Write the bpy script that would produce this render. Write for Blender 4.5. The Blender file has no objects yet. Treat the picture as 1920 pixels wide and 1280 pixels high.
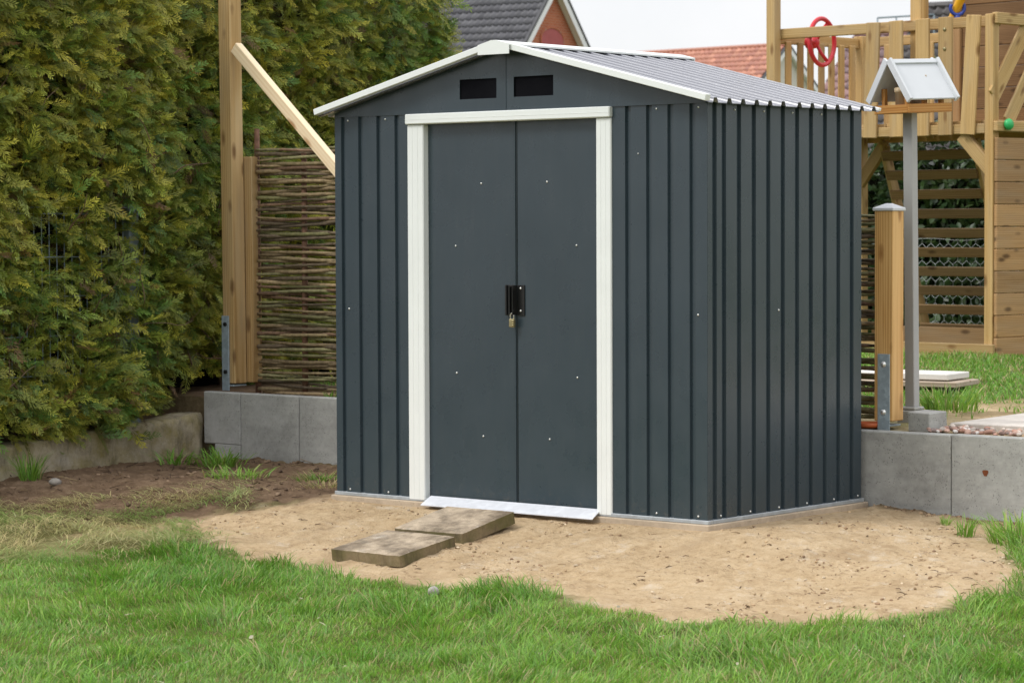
import bpy, bmesh, math, random
import numpy as np
from mathutils import Matrix, Vector
R = math.radians
random.seed(7)
rng = np.random.default_rng(11)
sc = bpy.context.scene
col = sc.collection

# ------------------------------------------------------------------ camera
cam_d = bpy.data.cameras.new('camera')
cam = bpy.data.objects.new('camera', cam_d); col.objects.link(cam)
cam.location = (6.308, -8.837, 1.199)
fw = Vector((-0.637800, 0.769053, -0.042050)); rt = Vector((0.769835, 0.638230, -0.004011)); up = Vector((-0.023753, 0.034930, 0.999107))
cam.rotation_euler = Matrix((rt, up, -fw)).transposed().to_euler()
cam_d.sensor_width = 36.0; cam_d.sensor_fit = 'HORIZONTAL'
cam_d.lens = 5055 / 1920 * 36
cam_d.clip_start = 0.1; cam_d.clip_end = 3000
cam_d.dof.use_dof = True; cam_d.dof.focus_distance = 11.2; cam_d.dof.aperture_fstop = 9.0
sc.camera = cam

# ------------------------------------------------------------------ sky, sun, exposure
SUN_DIR = Vector((-0.27, -0.58, 0.77)).normalized()
SUN_EL = math.asin(SUN_DIR.z); SUN_ROT = math.atan2(SUN_DIR.x, SUN_DIR.y)
world = bpy.data.worlds.new('World'); sc.world = world; world.use_nodes = True
wt = world.node_tree; wt.nodes.clear()
wo = wt.nodes.new('ShaderNodeOutputWorld'); bg = wt.nodes.new('ShaderNodeBackground'); bg.inputs['Strength'].default_value = 0.1
sky = wt.nodes.new('ShaderNodeTexSky'); sky.sky_type = 'NISHITA'; sky.sun_disc = False
sky.sun_elevation = SUN_EL; sky.sun_rotation = SUN_ROT
tc = wt.nodes.new('ShaderNodeTexCoord'); nz = wt.nodes.new('ShaderNodeTexNoise')
nz.inputs['Scale'].default_value = 3.2; nz.inputs['Detail'].default_value = 7; nz.inputs['Roughness'].default_value = 0.6
rp = wt.nodes.new('ShaderNodeValToRGB')
rp.color_ramp.elements[0].position = 0.36; rp.color_ramp.elements[0].color = (0.74, 0.74, 0.74, 1)
rp.color_ramp.elements[1].position = 0.6; rp.color_ramp.elements[1].color = (0.97, 0.97, 0.97, 1)
# an overcast sky is brighter overhead than at the horizon
sx = wt.nodes.new('ShaderNodeSeparateXYZ'); wt.links.new(tc.outputs['Generated'], sx.inputs[0])
mr = wt.nodes.new('ShaderNodeMapRange'); mr.inputs['From Min'].default_value = 0.0; mr.inputs['From Max'].default_value = 1.0
mr.inputs['To Min'].default_value = 7.7; mr.inputs['To Max'].default_value = 16.0; wt.links.new(sx.outputs['Z'], mr.inputs['Value'])
cb = wt.nodes.new('ShaderNodeCombineXYZ'); wt.links.new(mr.outputs[0], cb.inputs[0]); wt.links.new(mr.outputs[0], cb.inputs[1])
ml = wt.nodes.new('ShaderNodeMath'); ml.operation = 'MULTIPLY'; ml.inputs[1].default_value = 1.02; wt.links.new(mr.outputs[0], ml.inputs[0]); wt.links.new(ml.outputs[0], cb.inputs[2])
mx = wt.nodes.new('ShaderNodeMix'); mx.data_type = 'RGBA'; wt.links.new(cb.outputs[0], mx.inputs[7])
wt.links.new(tc.outputs['Generated'], nz.inputs['Vector']); wt.links.new(nz.outputs['Fac'], rp.inputs['Fac'])
wt.links.new(rp.outputs['Color'], mx.inputs[0]); wt.links.new(sky.outputs['Color'], mx.inputs[6])
wt.links.new(mx.outputs[2], bg.inputs['Color']); wt.links.new(bg.outputs['Background'], wo.inputs['Surface'])
sun_d = bpy.data.lights.new('sun', 'SUN'); sun = bpy.data.objects.new('sun', sun_d); col.objects.link(sun)
sun_d.energy = 1.5; sun_d.angle = R(17); sun_d.color = (1.0, 0.975, 0.94)
sun.rotation_euler = SUN_DIR.to_track_quat('Z', 'Y').to_euler()
sc.view_settings.view_transform = 'Standard'; sc.view_settings.look = 'None'
sc.view_settings.exposure = 0.28; sc.view_settings.gamma = 1.0; sc.view_settings.use_curve_mapping = False

# ------------------------------------------------------------------ helpers: objects
WM = {}
def tag(o, label=None, cat=None, group=None, kind=None):
    if label: o['label'] = label
    if cat: o['category'] = cat
    if group: o['group'] = group
    if kind: o['kind'] = kind
    return o
def link(name, me, mat=None, parent=None, M=None):
    """link a mesh as one object; M is its world matrix"""
    M = M or Matrix.Identity(4)
    o = bpy.data.objects.new(name, me); col.objects.link(o)
    if mat is not None and not me.materials: me.materials.append(mat)
    if parent is not None:
        o.parent = parent; o.matrix_basis = WM[parent].inverted() @ M
    else: o.matrix_basis = M
    WM[o] = M.copy()
    return o
def thing(name, label, cat, loc=(0, 0, 0), rz=0.0, group=None):
    o = bpy.data.objects.new(name, None); col.objects.link(o); o.empty_display_size = 0.1
    M = Matrix.Translation(loc) @ Matrix.Rotation(rz, 4, 'Z'); o.matrix_basis = M; WM[o] = M
    return tag(o, label, cat, group)
def mesh(vs, fs, smooth=False):
    me = bpy.data.meshes.new('m'); me.from_pydata([tuple(map(float, v)) for v in vs], [], [tuple(map(int, f)) for f in fs]); me.update()
    if smooth: me.polygons.foreach_set('use_smooth', [True] * len(me.polygons))
    return me
def big_mesh(V, quads=None, tris=None, tint=None, smooth=False):
    me = bpy.data.meshes.new('m'); V = np.asarray(V, np.float32)
    me.vertices.add(len(V)); me.vertices.foreach_set('co', V.ravel())
    idx = []; st = []; n = 0
    if quads is not None and len(quads):
        q = np.asarray(quads, np.int32); idx.append(q.ravel()); st.append(np.arange(len(q)) * 4); n = len(q) * 4
    if tris is not None and len(tris):
        t = np.asarray(tris, np.int32); idx.append(t.ravel()); st.append(n + np.arange(len(t)) * 3)
    idx = np.concatenate(idx).astype(np.int32); st = np.concatenate(st).astype(np.int32)
    me.loops.add(len(idx)); me.loops.foreach_set('vertex_index', idx)
    me.polygons.add(len(st)); me.polygons.foreach_set('loop_start', st)
    if smooth: me.polygons.foreach_set('use_smooth', np.ones(len(st), bool))
    me.update(calc_edges=True)
    if tint is not None: set_tint(me, tint)
    return me
def set_tint(me, c, name='tint'):
    c = np.asarray(c, np.float32)
    if c.shape[1] == 3: c = np.hstack([c, np.ones((len(c), 1), np.float32)])
    a = me.attributes.new(name, 'FLOAT_COLOR', 'POINT'); a.data.foreach_set('color', c.ravel())
def box_mesh(sx, sy, sz, bev=0.003, seg=1):
    bm = bmesh.new(); bmesh.ops.create_cube(bm, size=1.0)
    for v in bm.verts: v.co = (v.co.x * sx, v.co.y * sy, v.co.z * sz)
    if bev > 0: bmesh.ops.bevel(bm, geom=bm.edges[:], offset=min(bev, 0.3 * min(sx, sy, sz)), segments=seg, affect='EDGES', profile=0.5)
    me = bpy.data.meshes.new('m'); bm.to_mesh(me); bm.free(); return me
class MB:
    def __init__(s): s.v = []; s.f = []; s.t = []
    def add(s, vs, fs, tint=None):
        b = len(s.v); s.v += [tuple(v) for v in vs]; s.f += [tuple(i + b for i in f) for f in fs]
        if tint is not None: s.t += [tint] * len(vs)
    def box(s, x0, x1, y0, y1, z0, z1, bev=0.002, M=None, tint=None):
        me = box_mesh(x1 - x0, y1 - y0, z1 - z0, bev); c = Vector(((x0 + x1) / 2, (y0 + y1) / 2, (z0 + z1) / 2))
        vs = [v.co + c for v in me.vertices]
        if M is not None: vs = [M @ v for v in vs]
        s.add(vs, [tuple(p.vertices) for p in me.polygons], tint); bpy.data.meshes.remove(me)
    def tube(s, pts, rad, n=8, cap=True, tint=None):
        pts = [Vector(p) for p in pts]; m = len(pts)
        rad = rad if hasattr(rad, '__len__') else [rad] * m
        t0 = (pts[1] - pts[0]).normalized(); a = t0.orthogonal().normalized(); vs = []
        for i, p in enumerate(pts):
            t = (pts[min(i + 1, m - 1)] - pts[max(i - 1, 0)]).normalized()
            a = (a - t * a.dot(t)).normalized(); b = t.cross(a)
            for k in range(n):
                an = 2 * math.pi * k / n; vs.append(p + (a * math.cos(an) + b * math.sin(an)) * rad[i])
        fs = [(i * n + k, i * n + (k + 1) % n, (i + 1) * n + (k + 1) % n, (i + 1) * n + k) for i in range(m - 1) for k in range(n)]
        if cap: fs += [tuple(range(n - 1, -1, -1)), tuple(range((m - 1) * n, m * n))]
        s.add(vs, fs, tint)
    def lathe(s, prof, n=16, M=None):
        vs = []; 
        for r, z in prof:
            for k in range(n):
                an = 2 * math.pi * k / n; v = Vector((r * math.cos(an), r * math.sin(an), z)); vs.append(M @ v if M else v)
        m = len(prof)
        fs = [(i * n + k, i * n + (k + 1) % n, (i + 1) * n + (k + 1) % n, (i + 1) * n + k) for i in range(m - 1) for k in range(n)]
        fs += [tuple(range(n - 1, -1, -1)), tuple(range((m - 1) * n, m * n))]
        s.add(vs, fs)
    def me(s, smooth=False):
        me = mesh(s.v, s.f, smooth)
        if s.t: set_tint(me, np.array(s.t))
        return me
    def build(s, name, mat, parent=None, smooth=False, M=None): return link(name, s.me(smooth), mat, parent, M)
def smooth_by_angle(me, deg=40):
    me.polygons.foreach_set('use_smooth', [True] * len(me.polygons))
    try: me.set_sharp_from_angle(angle=R(deg))
    except Exception: pass
def frame(p0, p1, n):
    p0 = Vector(p0); p1 = Vector(p1); z = (p1 - p0).normalized(); n = Vector(n); y = (n - z * n.dot(z)).normalized(); x = y.cross(z)
    M = Matrix((x, y, z)).transposed().to_4x4(); M.translation = (p0 + p1) / 2; return M
def beam(name, mat, parent, p0, p1, w, t, n=(0, -1, 0), bev=0.004, base=None, label=None):
    """a timber from p0 to p1, w wide across, t thick along n; its own long axis is its local Z"""
    M = frame(p0, p1, n); L = (Vector(p1) - Vector(p0)).length
    if base is not None: M = base @ M
    o = link(name, box_mesh(w, t, L, bev), mat, parent, M)
    if label: o['label'] = label
    return o

# ------------------------------------------------------------------ helpers: noise, polygons
def _h(ix, iy, s):
    n = (ix.astype(np.int64) * 374761393 + iy.astype(np.int64) * 668265263 + s * 1274126177) & 0x7fffffff
    n = ((n ^ (n >> 13)) * 1274126177) & 0x7fffffff
    return ((n ^ (n >> 16)) & 0xffff) / 65535.0
def vnoise(x, y, s=0):
    x = np.asarray(x, float); y = np.asarray(y, float); ix = np.floor(x); iy = np.floor(y); fx = x - ix; fy = y - iy
    fx = fx * fx * (3 - 2 * fx); fy = fy * fy * (3 - 2 * fy)
    a = _h(ix, iy, s); b = _h(ix + 1, iy, s); c = _h(ix, iy + 1, s); d = _h(ix + 1, iy + 1, s)
    return (a * (1 - fx) + b * fx) * (1 - fy) + (c * (1 - fx) + d * fx) * fy
def fbm(x, y, s=0, o=4):
    r = 0; a = 0.5
    for k in range(o): r = r + a * (vnoise(x * 2 ** k, y * 2 ** k, s + k * 17) - 0.5); a *= 0.55
    return r
def inside(px, py, poly):
    r = np.zeros(px.shape, bool); n = len(poly)
    for i in range(n):
        x0, y0 = poly[i]; x1, y1 = poly[(i + 1) % n]
        if y0 == y1: continue
        c = ((y0 > py) != (y1 > py)) & (px < (x1 - x0) * (py - y0) / (y1 - y0) + x0); r ^= c
    return r
def gz0(x, y):
    t = np.maximum(0, -y) + 0.35 * np.maximum(0, x)
    return -0.022 - 0.15 * (1 - np.exp(-(t / 0.75) ** 1.3))

# ------------------------------------------------------------------ helpers: materials
class NT:
    def __init__(s, name):
        s.m = bpy.data.materials.new(name); s.m.use_nodes = True; s.t = s.m.node_tree; s.n = s.t.nodes; s.l = s.t.links
        s.p = s.n['Principled BSDF']; s.out = s.n['Material Output']
    def new(s, k, **kw):
        n = s.n.new(k)
        for a, b in kw.items():
            if a in n.inputs.keys(): n.inputs[a].default_value = b
            else: setattr(n, a, b)
        return n
    def coord(s, scale=(1, 1, 1), kind='Object', rnd=True):
        tc = s.new('ShaderNodeTexCoord'); mp = s.new('ShaderNodeMapping'); mp.inputs['Scale'].default_value = scale
        src = tc.outputs[kind]
        if rnd:
            oi = s.new('ShaderNodeObjectInfo'); mu = s.new('ShaderNodeVectorMath', operation='SCALE'); mu.inputs[0].default_value = (17.3, 31.7, 23.1)
            s.l.new(oi.outputs['Random'], mu.inputs['Scale']); ad = s.new('ShaderNodeVectorMath', operation='ADD')
            s.l.new(src, ad.inputs[0]); s.l.new(mu.outputs[0], ad.inputs[1]); src = ad.outputs[0]
        s.l.new(src, mp.inputs['Vector']); return mp.outputs['Vector']
    def noise(s, vec, scale, detail=4, rough=0.55, dist=0.0):
        n = s.new('ShaderNodeTexNoise', Scale=scale, Detail=detail, Roughness=rough, Distortion=dist); s.l.new(vec, n.inputs['Vector']); return n.outputs['Fac']
    def ramp(s, fac, stops):
        r = s.new('ShaderNodeValToRGB'); e = r.color_ramp.elements
        while len(e) < len(stops): e.new(0.5)
        for el, (p, c) in zip(e, stops):
            el.position = p; el.color = (*c, 1) if hasattr(c, '__len__') else (c, c, c, 1)
        s.l.new(fac, r.inputs['Fac']); return r.outputs['Color']
    def mix(s, fac, a, b, bt='MIX'):
        m = s.new('ShaderNodeMix', data_type='RGBA', blend_type=bt)
        for i, v in ((0, fac), (6, a), (7, b)):
            if isinstance(v, bpy.types.NodeSocket): s.l.new(v, m.inputs[i])
            elif i == 0: m.inputs[0].default_value = v
            else: m.inputs[i].default_value = (*v, 1)
        return m.outputs[2]
    def math(s, op, a, b=0.0, clamp=False):
        m = s.new('ShaderNodeMath', operation=op); m.use_clamp = clamp
        for i, v in ((0, a), (1, b)):
            if isinstance(v, bpy.types.NodeSocket): s.l.new(v, m.inputs[i])
            else: m.inputs[i].default_value = v
        return m.outputs[0]
    def attr(s, name='tint'):
        a = s.new('ShaderNodeAttribute'); a.attribute_name = name; return a
    def bump(s, h, strength=0.3, dist=0.01):
        b = s.new('ShaderNodeBump', Strength=strength, Distance=dist); s.l.new(h, b.inputs['Height']); s.l.new(b.outputs['Normal'], s.p.inputs['Normal'])
    def set(s, base=None, rough=None, metal=None, spec=None, coat=None):
        for k, v in (('Base Color', base), ('Roughness', rough), ('Metallic', metal), ('Specular IOR Level', spec), ('Coat Weight', coat)):
            if v is None: continue
            if isinstance(v, bpy.types.NodeSocket): s.l.new(v, s.p.inputs[k])
            elif k == 'Base Color': s.p.inputs[k].default_value = (*v, 1)
            else: s.p.inputs[k].default_value = v
        return s.m

def paint(name, c, rough=0.4, spec=0.5, var=0.12, bump=0.02, dirt=0.0):
    t = NT(name); v = t.coord((1, 1, 1))
    n = t.noise(v, 5, 5); c2 = tuple(x * (1 - var) for x in c); c3 = tuple(min(1, x * (1 + var)) for x in c)
    b = t.ramp(n, [(0.3, c2), (0.7, c3)])
    if dirt:
        d = t.noise(t.coord((60, 60, 9)), 1.0, 6, 0.7); b = t.mix(t.math('MULTIPLY', t.math('SUBTRACT', d, 0.52, True), dirt * 6, True), b, (0.30, 0.27, 0.22))
    if bump: t.bump(t.noise(v, 2.2, 2), bump, 0.05)
    rr = t.ramp(t.noise(v, 9, 4), [(0.3, rough * 0.85), (0.7, min(1, rough * 1.2))])
    return t.set(b, rr, 0, spec)
def metal(name, c, rough=0.4, var=0.2, met=0.75):
    t = NT(name); v = t.coord((1, 1, 1)); vo = t.new('ShaderNodeTexVoronoi', Scale=60.0); t.l.new(v, vo.inputs['Vector'])
    n = t.math('ADD', t.math('MULTIPLY', t.noise(v, 14, 5), 0.6), t.math('MULTIPLY', vo.outputs['Color'], 0.4))
    b = t.ramp(n, [(0.25, tuple(x * (1 - var) for x in c)), (0.75, tuple(min(1, x * (1 + var)) for x in c))])
    return t.set(b, t.ramp(n, [(0.2, rough * 0.8), (0.8, min(1, rough * 1.3))]), met)
def wood(name, light, mid, dark, knot=(0.12, 0.05, 0.015), gloss=0.6, grain=1.0, grey=0.0):
    """planed timber: long grain along local Z, growth-ring lines, knots and a change of tone from piece to piece"""
    t = NT(name); v = t.coord((1, 1, 1))
    g1 = t.noise(t.coord((70 * grain, 70 * grain, 2.2)), 1.0, 5, 0.6, 0.6)
    warp = t.noise(t.coord((9, 9, 1.3)), 1.0, 2, 0.5)
    wv = t.new('ShaderNodeTexWave', Scale=1.0, Distortion=7.0, Detail=2.0); wv.inputs['Detail Scale'].default_value = 0.6
    t.l.new(t.coord((26 * grain, 26 * grain, 1.0)), wv.inputs['Vector'])
    f = t.math('ADD', t.math('MULTIPLY', g1, 0.50), t.math('ADD', t.math('MULTIPLY', wv.outputs['Fac'], 0.26), t.math('MULTIPLY', warp, 0.34)))
    b = t.ramp(f, [(0.30, dark), (0.50, mid), (0.72, light)])
    oi = t.new('ShaderNodeObjectInfo'); tone = t.ramp(oi.outputs['Random'], [(0.0, (0.78, 0.76, 0.74)), (0.5, (1, 1, 1)), (1.0, (1.15, 1.1, 1.02))])
    b = t.mix(1.0, b, tone, 'MULTIPLY')
    vo = t.new('ShaderNodeTexVoronoi', Scale=1.0, Randomness=1.0); t.l.new(t.coord((11, 11, 4.2)), vo.inputs['Vector'])
    kd = t.math('ADD', vo.outputs['Distance'], t.math('MULTIPLY', t.noise(v, 40, 2), 0.07))
    kf = t.ramp(kd, [(0.13, 0.9), (0.19, 0.55), (0.27, 0.0)])
    b = t.mix(kf, b, knot)
    if grey:
        gm = t.ramp(t.noise(t.coord((14, 14, 2.0)), 1.0, 4), [(0.45, 0.0), (0.7, grey)])
        b = t.mix(gm, b, (0.34, 0.28, 0.2))
    t.bump(f, 0.25, 0.003)
    return t.set(b, gloss, 0, 0.3)
def concrete(name, c, pore=1.0, stain=(0.55, 0.55, 0.57), moss=None, scale=1.0):
    t = NT(name); v = t.coord((1, 1, 1))
    n1 = t.noise(v, 3.2 * scale, 6, 0.65); n2 = t.noise(v, 38 * scale, 4, 0.6); n3 = t.noise(t.coord((1.6, 1.6, 15)), 1.3, 6, 0.65)
    f = t.math('ADD', t.math('MULTIPLY', n1, 0.55), t.math('ADD', t.math('MULTIPLY', n2, 0.25), t.math('MULTIPLY', n3, 0.24)))
    b = t.ramp(f, [(0.32, tuple(x * 0.62 for x in c)), (0.52, c), (0.7, tuple(min(1, x * 1.35) for x in c))])
    sf = t.ramp(t.noise(v, 2.4 * scale, 6, 0.7), [(0.56, 0.0), (0.74, 0.7)]); b = t.mix(sf, b, stain)
    if moss:
        mf = t.ramp(t.noise(v, 4.5, 6, 0.7), [(0.46, 0.0), (0.62, 0.8)]); b = t.mix(mf, b, moss); dk = t.ramp(t.noise(t.coord((7, 7, 2.2)), 1.0, 6, 0.75), [(0.50, 0.0), (0.66, 0.75)]); b = t.mix(dk, b, tuple(x * 0.28 for x in c))
    vo = t.new('ShaderNodeTexVoronoi', Scale=110.0 * scale); t.l.new(v, vo.inputs['Vector'])
    pf = t.math('MULTIPLY', t.ramp(vo.outputs['Distance'], [(0.16, 1.0), (0.3, 0.0)]), t.ramp(t.noise(v, 24, 2), [(0.45, 0.0), (0.6, 0.6 * pore)]))
    b = t.mix(pf, b, tuple(x * 0.35 for x in c))
    h = t.math('SUBTRACT', f, t.math('MULTIPLY', pf, 0.6)); t.bump(h, 0.55, 0.006)
    return t.set(b, 0.9, 0, 0.25)
def foliage(name, rough=0.5, trans=0.3, spec=0.35):
    t = NT(name); a = t.attr('tint'); b = a.outputs['Color']; t.set(b, rough, 0, spec)
    tr = t.new('ShaderNodeBsdfTranslucent'); t.l.new(b, tr.inputs['Color']); ms = t.new('ShaderNodeMixShader'); ms.inputs[0].default_value = trans
    t.l.new(t.p.outputs[0], ms.inputs[1]); t.l.new(tr.outputs[0], ms.inputs[2]); t.l.new(ms.outputs[0], t.out.inputs['Surface'])
    return t.m
def tinted(name, rough=0.8, spec=0.3, nscale=0):
    t = NT(name); b = t.attr('tint').outputs['Color']
    if nscale:
        n = t.noise(t.coord((1, 1, 1)), nscale, 4); b = t.mix(1.0, b, t.ramp(n, [(0.3, (0.6, 0.6, 0.6)), (0.7, (1.3, 1.3, 1.3))]), 'MULTIPLY'); t.bump(n, 0.4, 0.003)
    return t.set(b, rough, 0, spec)

M = {}
t = NT('anthracite_paint'); v = t.coord((1, 1, 1)); tcn = t.new('ShaderNodeTexCoord'); sp = t.new('ShaderNodeSeparateXYZ'); t.l.new(tcn.outputs['Object'], sp.inputs[0])
b = t.ramp(t.noise(v, 3, 4), [(0.3, (0.029, 0.045, 0.056)), (0.7, (0.036, 0.053, 0.065))])
# rain-splashed soil low down and a thin film of dust
low = t.ramp(sp.outputs['Z'], [(0.0, 1.0), (0.10, 0.0)]); spl = t.math('MULTIPLY', low, t.ramp(t.noise(v, 42, 6, 0.75), [(0.54, 0.0), (0.70, 0.30)]))
dust = t.math('MULTIPLY', t.ramp(t.noise(t.coord((30, 30, 4)), 1.0, 6, 0.7), [(0.45, 0.0), (0.8, 1.0)]), 0.035)
vo = t.new('ShaderNodeTexVoronoi', Scale=26.0); t.l.new(v, vo.inputs['Vector']); fl = t.math('MULTIPLY', t.ramp(vo.outputs['Distance'], [(0.03, 1.0), (0.06, 0.0)]), t.ramp(t.noise(v, 4, 2), [(0.60, 0.0), (0.66, 0.35)]))
b = t.mix(dust, b, (0.22, 0.21, 0.18)); b = t.mix(spl, b, (0.30, 0.23, 0.15)); b = t.mix(fl, b, (0.45, 0.45, 0.42))
t.bump(t.math('ADD', t.noise(t.coord((2.2, 2.2, 0.9)), 1.0, 2), t.math('MULTIPLY', t.noise(t.coord((9, 9, 2.5)), 1.0, 2), 0.12)), 0.22, 0.03)
M['shed'] = t.set(b, t.ramp(t.noise(v, 7, 5), [(0.3, 0.24), (0.7, 0.36)]), 0, 0.55)
M['shed_roof'] = paint('anthracite_roof_paint', (0.23, 0.235, 0.265), 0.22, 0.9, 0.05, 0.003)
M['white'] = paint('white_trim_paint', (0.76, 0.785, 0.765), 0.35, 0.5, 0.03, 0.02)
M['dark'] = paint('vent_black', (0.004, 0.004, 0.006), 0.85, 0.1, 0.1, 0)
M['handle'] = paint('black_plastic', (0.010, 0.010, 0.010), 0.35, 0.5, 0.15, 0)
M['galv'] = metal('galvanised_steel', (0.40, 0.43, 0.45), 0.5, 0.15, 0.35)
M['galv_dark'] = metal('galvanised_bracket', (0.34, 0.41, 0.45), 0.5, 0.2, 0.3)
M['alu'] = metal('aluminium', (0.74, 0.76, 0.80), 0.5, 0.06, 0.25)
M['screw'] = metal('screw_zinc', (0.75, 0.75, 0.72), 0.3, 0.1)
M['brass'] = metal('brass', (0.36, 0.31, 0.17), 0.5, 0.2)
M['block'] = concrete('grey_concrete', (0.385, 0.385, 0.36), 1.4, (0.54, 0.54, 0.53))
M['oldwall'] = concrete('old_concrete', (0.40, 0.345, 0.24), 2.0, (0.48, 0.44, 0.36), (0.24, 0.20, 0.06), 2.0)
M['slab'] = concrete('worn_slab', (0.45, 0.365, 0.265), 2.5, (0.56, 0.51, 0.44), (0.12, 0.09, 0.058), 5.0)
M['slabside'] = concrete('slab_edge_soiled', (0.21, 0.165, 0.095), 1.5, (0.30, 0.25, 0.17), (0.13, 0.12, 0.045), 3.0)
M['paving'] = concrete('paving_concrete', (0.62, 0.57, 0.51), 0.5, (0.6, 0.55, 0.5))
M['foundation'] = concrete('foundation_concrete', (0.42, 0.34, 0.25), 0.8, (0.45, 0.36, 0.25))
M['post'] = wood('treated_post_wood', (0.62, 0.44, 0.22), (0.51, 0.33, 0.135), (0.38, 0.225, 0.08), (0.16, 0.08, 0.025), 0.55, 0.8, 0.35)
M['brace'] = wood('fresh_pine', (0.86, 0.71, 0.50), (0.82, 0.65, 0.43), (0.74, 0.55, 0.33), (0.42, 0.22, 0.09), 0.6, 0.6)
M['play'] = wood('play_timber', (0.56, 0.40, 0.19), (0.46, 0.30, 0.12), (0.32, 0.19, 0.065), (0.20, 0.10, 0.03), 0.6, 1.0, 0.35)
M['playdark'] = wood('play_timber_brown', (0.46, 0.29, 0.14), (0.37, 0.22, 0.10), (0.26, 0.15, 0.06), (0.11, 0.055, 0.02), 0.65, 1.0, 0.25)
M['playback_shade'] = wood('play_timber_shaded', (0.24, 0.145, 0.07), (0.18, 0.10, 0.045), (0.12, 0.065, 0.025), (0.06, 0.03, 0.012), 0.7)  # shade under the tower roof put into the back boards' colour
M['playstep_shade'] = wood('play_timber_step_shaded', (0.30, 0.20, 0.10), (0.23, 0.145, 0.065), (0.15, 0.09, 0.035), (0.08, 0.04, 0.015), 0.7)  # shade on the ladder's overhung faces put into the step colour
M['gatepost'] = wood('larch_post_wood', (0.62, 0.40, 0.17), (0.52, 0.30, 0.11), (0.36, 0.18, 0.05), (0.30, 0.14, 0.04), 0.5, 0.9)
M['tray'] = wood('feeder_tray_wood', (0.52, 0.28, 0.09), (0.44, 0.20, 0.05), (0.30, 0.12, 0.03), (0.2, 0.08, 0.02), 0.5)
M['greyboard'] = wood('weathered_board', (0.50, 0.42, 0.33), (0.40, 0.32, 0.24), (0.28, 0.21, 0.15), (0.2, 0.13, 0.08), 0.8)
M['feeder'] = paint('feeder_grey_paint', (0.58, 0.60, 0.62), 0.5, 0.4, 0.05, 0.01)
M['feederpost'] = paint('feeder_post_paint', (0.36, 0.36, 0.35), 0.5, 0.4, 0.05, 0.01)
M['red'] = paint('red_plastic', (0.62, 0.03, 0.045), 0.35, 0.5, 0.06, 0)
M['yellow'] = paint('yellow_plastic', (0.82, 0.42, 0.02), 0.35, 0.5, 0.05, 0)
M['blue'] = paint('blue_plastic', (0.02, 0.05, 0.30), 0.35, 0.5, 0.05, 0)
M['green'] = paint('green_plastic', (0.03, 0.42, 0.12), 0.35, 0.5, 0.05, 0)
M['terracotta'] = paint('orange_plastic', (0.55, 0.13, 0.04), 0.5, 0.4, 0.08, 0)
M['whiteboard'] = paint('white_panel_paint', (0.66, 0.64, 0.60), 0.55, 0.3, 0.08, 0.02)
M['willow'] = tinted('willow_bark', 0.75, 0.3, 45)
M['twig'] = tinted('twig_bark', 0.85, 0.2, 60)
M['thuja'] = foliage('thuja_foliage', 0.42, 0.18)
M['grass'] = foliage('grass_blade', 0.38, 0.45, 0.5)
M['leaf'] = foliage('leaf', 0.38, 0.25, 0.5)
M['pebble'] = tinted('pebble_stone', 0.8, 0.3, 30)
M['roofdark'] = tinted('grey_clay_tile', 0.5, 0.4)
M['fencewire'] = paint('fence_grey_coat', (0.20, 0.25, 0.28), 0.45, 0.4, 0.1, 0)
M['wire'] = metal('wire_zinc', (0.55, 0.57, 0.57), 0.5)
M['gableboard'] = paint('white_rake_board', (0.78, 0.78, 0.80), 0.5, 0.4, 0.03, 0)
M['verge'] = paint('verge_tile', pal_v := (0.07, 0.07, 0.075), 0.6, 0.3, 0.1, 0)
M['render'] = paint('pale_render', (0.6, 0.57, 0.52), 0.9, 0.2, 0.06, 0.02)
M['blind'] = paint('red_blind', (0.36, 0.085, 0.085), 0.6, 0.3, 0.08, 0)
M['core'] = paint('hedge_dark_core', (0.012, 0.012, 0.007), 0.95, 0.1, 0.3, 0)  # near-black, so the depth shade of the hedges is in the colour
t = NT('red_brick'); v = t.coord((1, 1, 1), rnd=False)
bk = t.new('ShaderNodeTexBrick', Scale=1.0); bk.inputs['Color1'].default_value = (0.44, 0.135, 0.065, 1); bk.inputs['Color2'].default_value = (0.36, 0.10, 0.05, 1)
bk.inputs['Mortar'].default_value = (0.40, 0.25, 0.18, 1); bk.inputs['Brick Width'].default_value = 0.24; bk.inputs['Row Height'].default_value = 0.08; bk.inputs['Mortar Size'].default_value = 0.008
t.l.new(v, bk.inputs['Vector']); M['rust'] = paint('rust', (0.22, 0.075, 0.035), 0.9, 0.1, 0.3, 0)
M['brick'] = t.set(bk.outputs['Color'], 0.85, 0, 0.2)

# ------------------------------------------------------------------ ground
# lower garden: sand round the shed, dark soil under the left walls, lawn in front
SH = (0.12, -0.16)     # the blades on the lawn's edge hide a little of the sand behind them
edge = [(-2.75, -0.95), (-2.30, -0.72), (-1.95, -0.80), (-1.744, -0.87), (-1.50, -1.00), (-1.234, -1.09), (-1.03, -1.09), (-0.78, -1.14), (-0.51, -1.13), (-0.25, -1.05), (-0.06, -1.03), (0.20, -1.12), (0.42, -1.18), (0.72, -1.25), (1.0, -1.16), (1.22, -0.84), (1.38, -0.56), (1.40, -0.155), (1.30, 0.148)]
edge = [(x + SH[0], y + SH[1]) for x, y in edge] + [(1.10, 0.48), (1.02, 0.75), (0.98, 1.25)]
SAND = edge + [(-2.05, 1.25), (-2.10, 0.05), (-2.45, -0.42)]
DIRT = [(-4.4, 1.25), (-2.05, 1.25), (-2.05, 0.1), (-2.40, -0.38), (-2.75, -0.85), (-3.3, -1.0), (-4.4, -0.9)]
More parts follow.
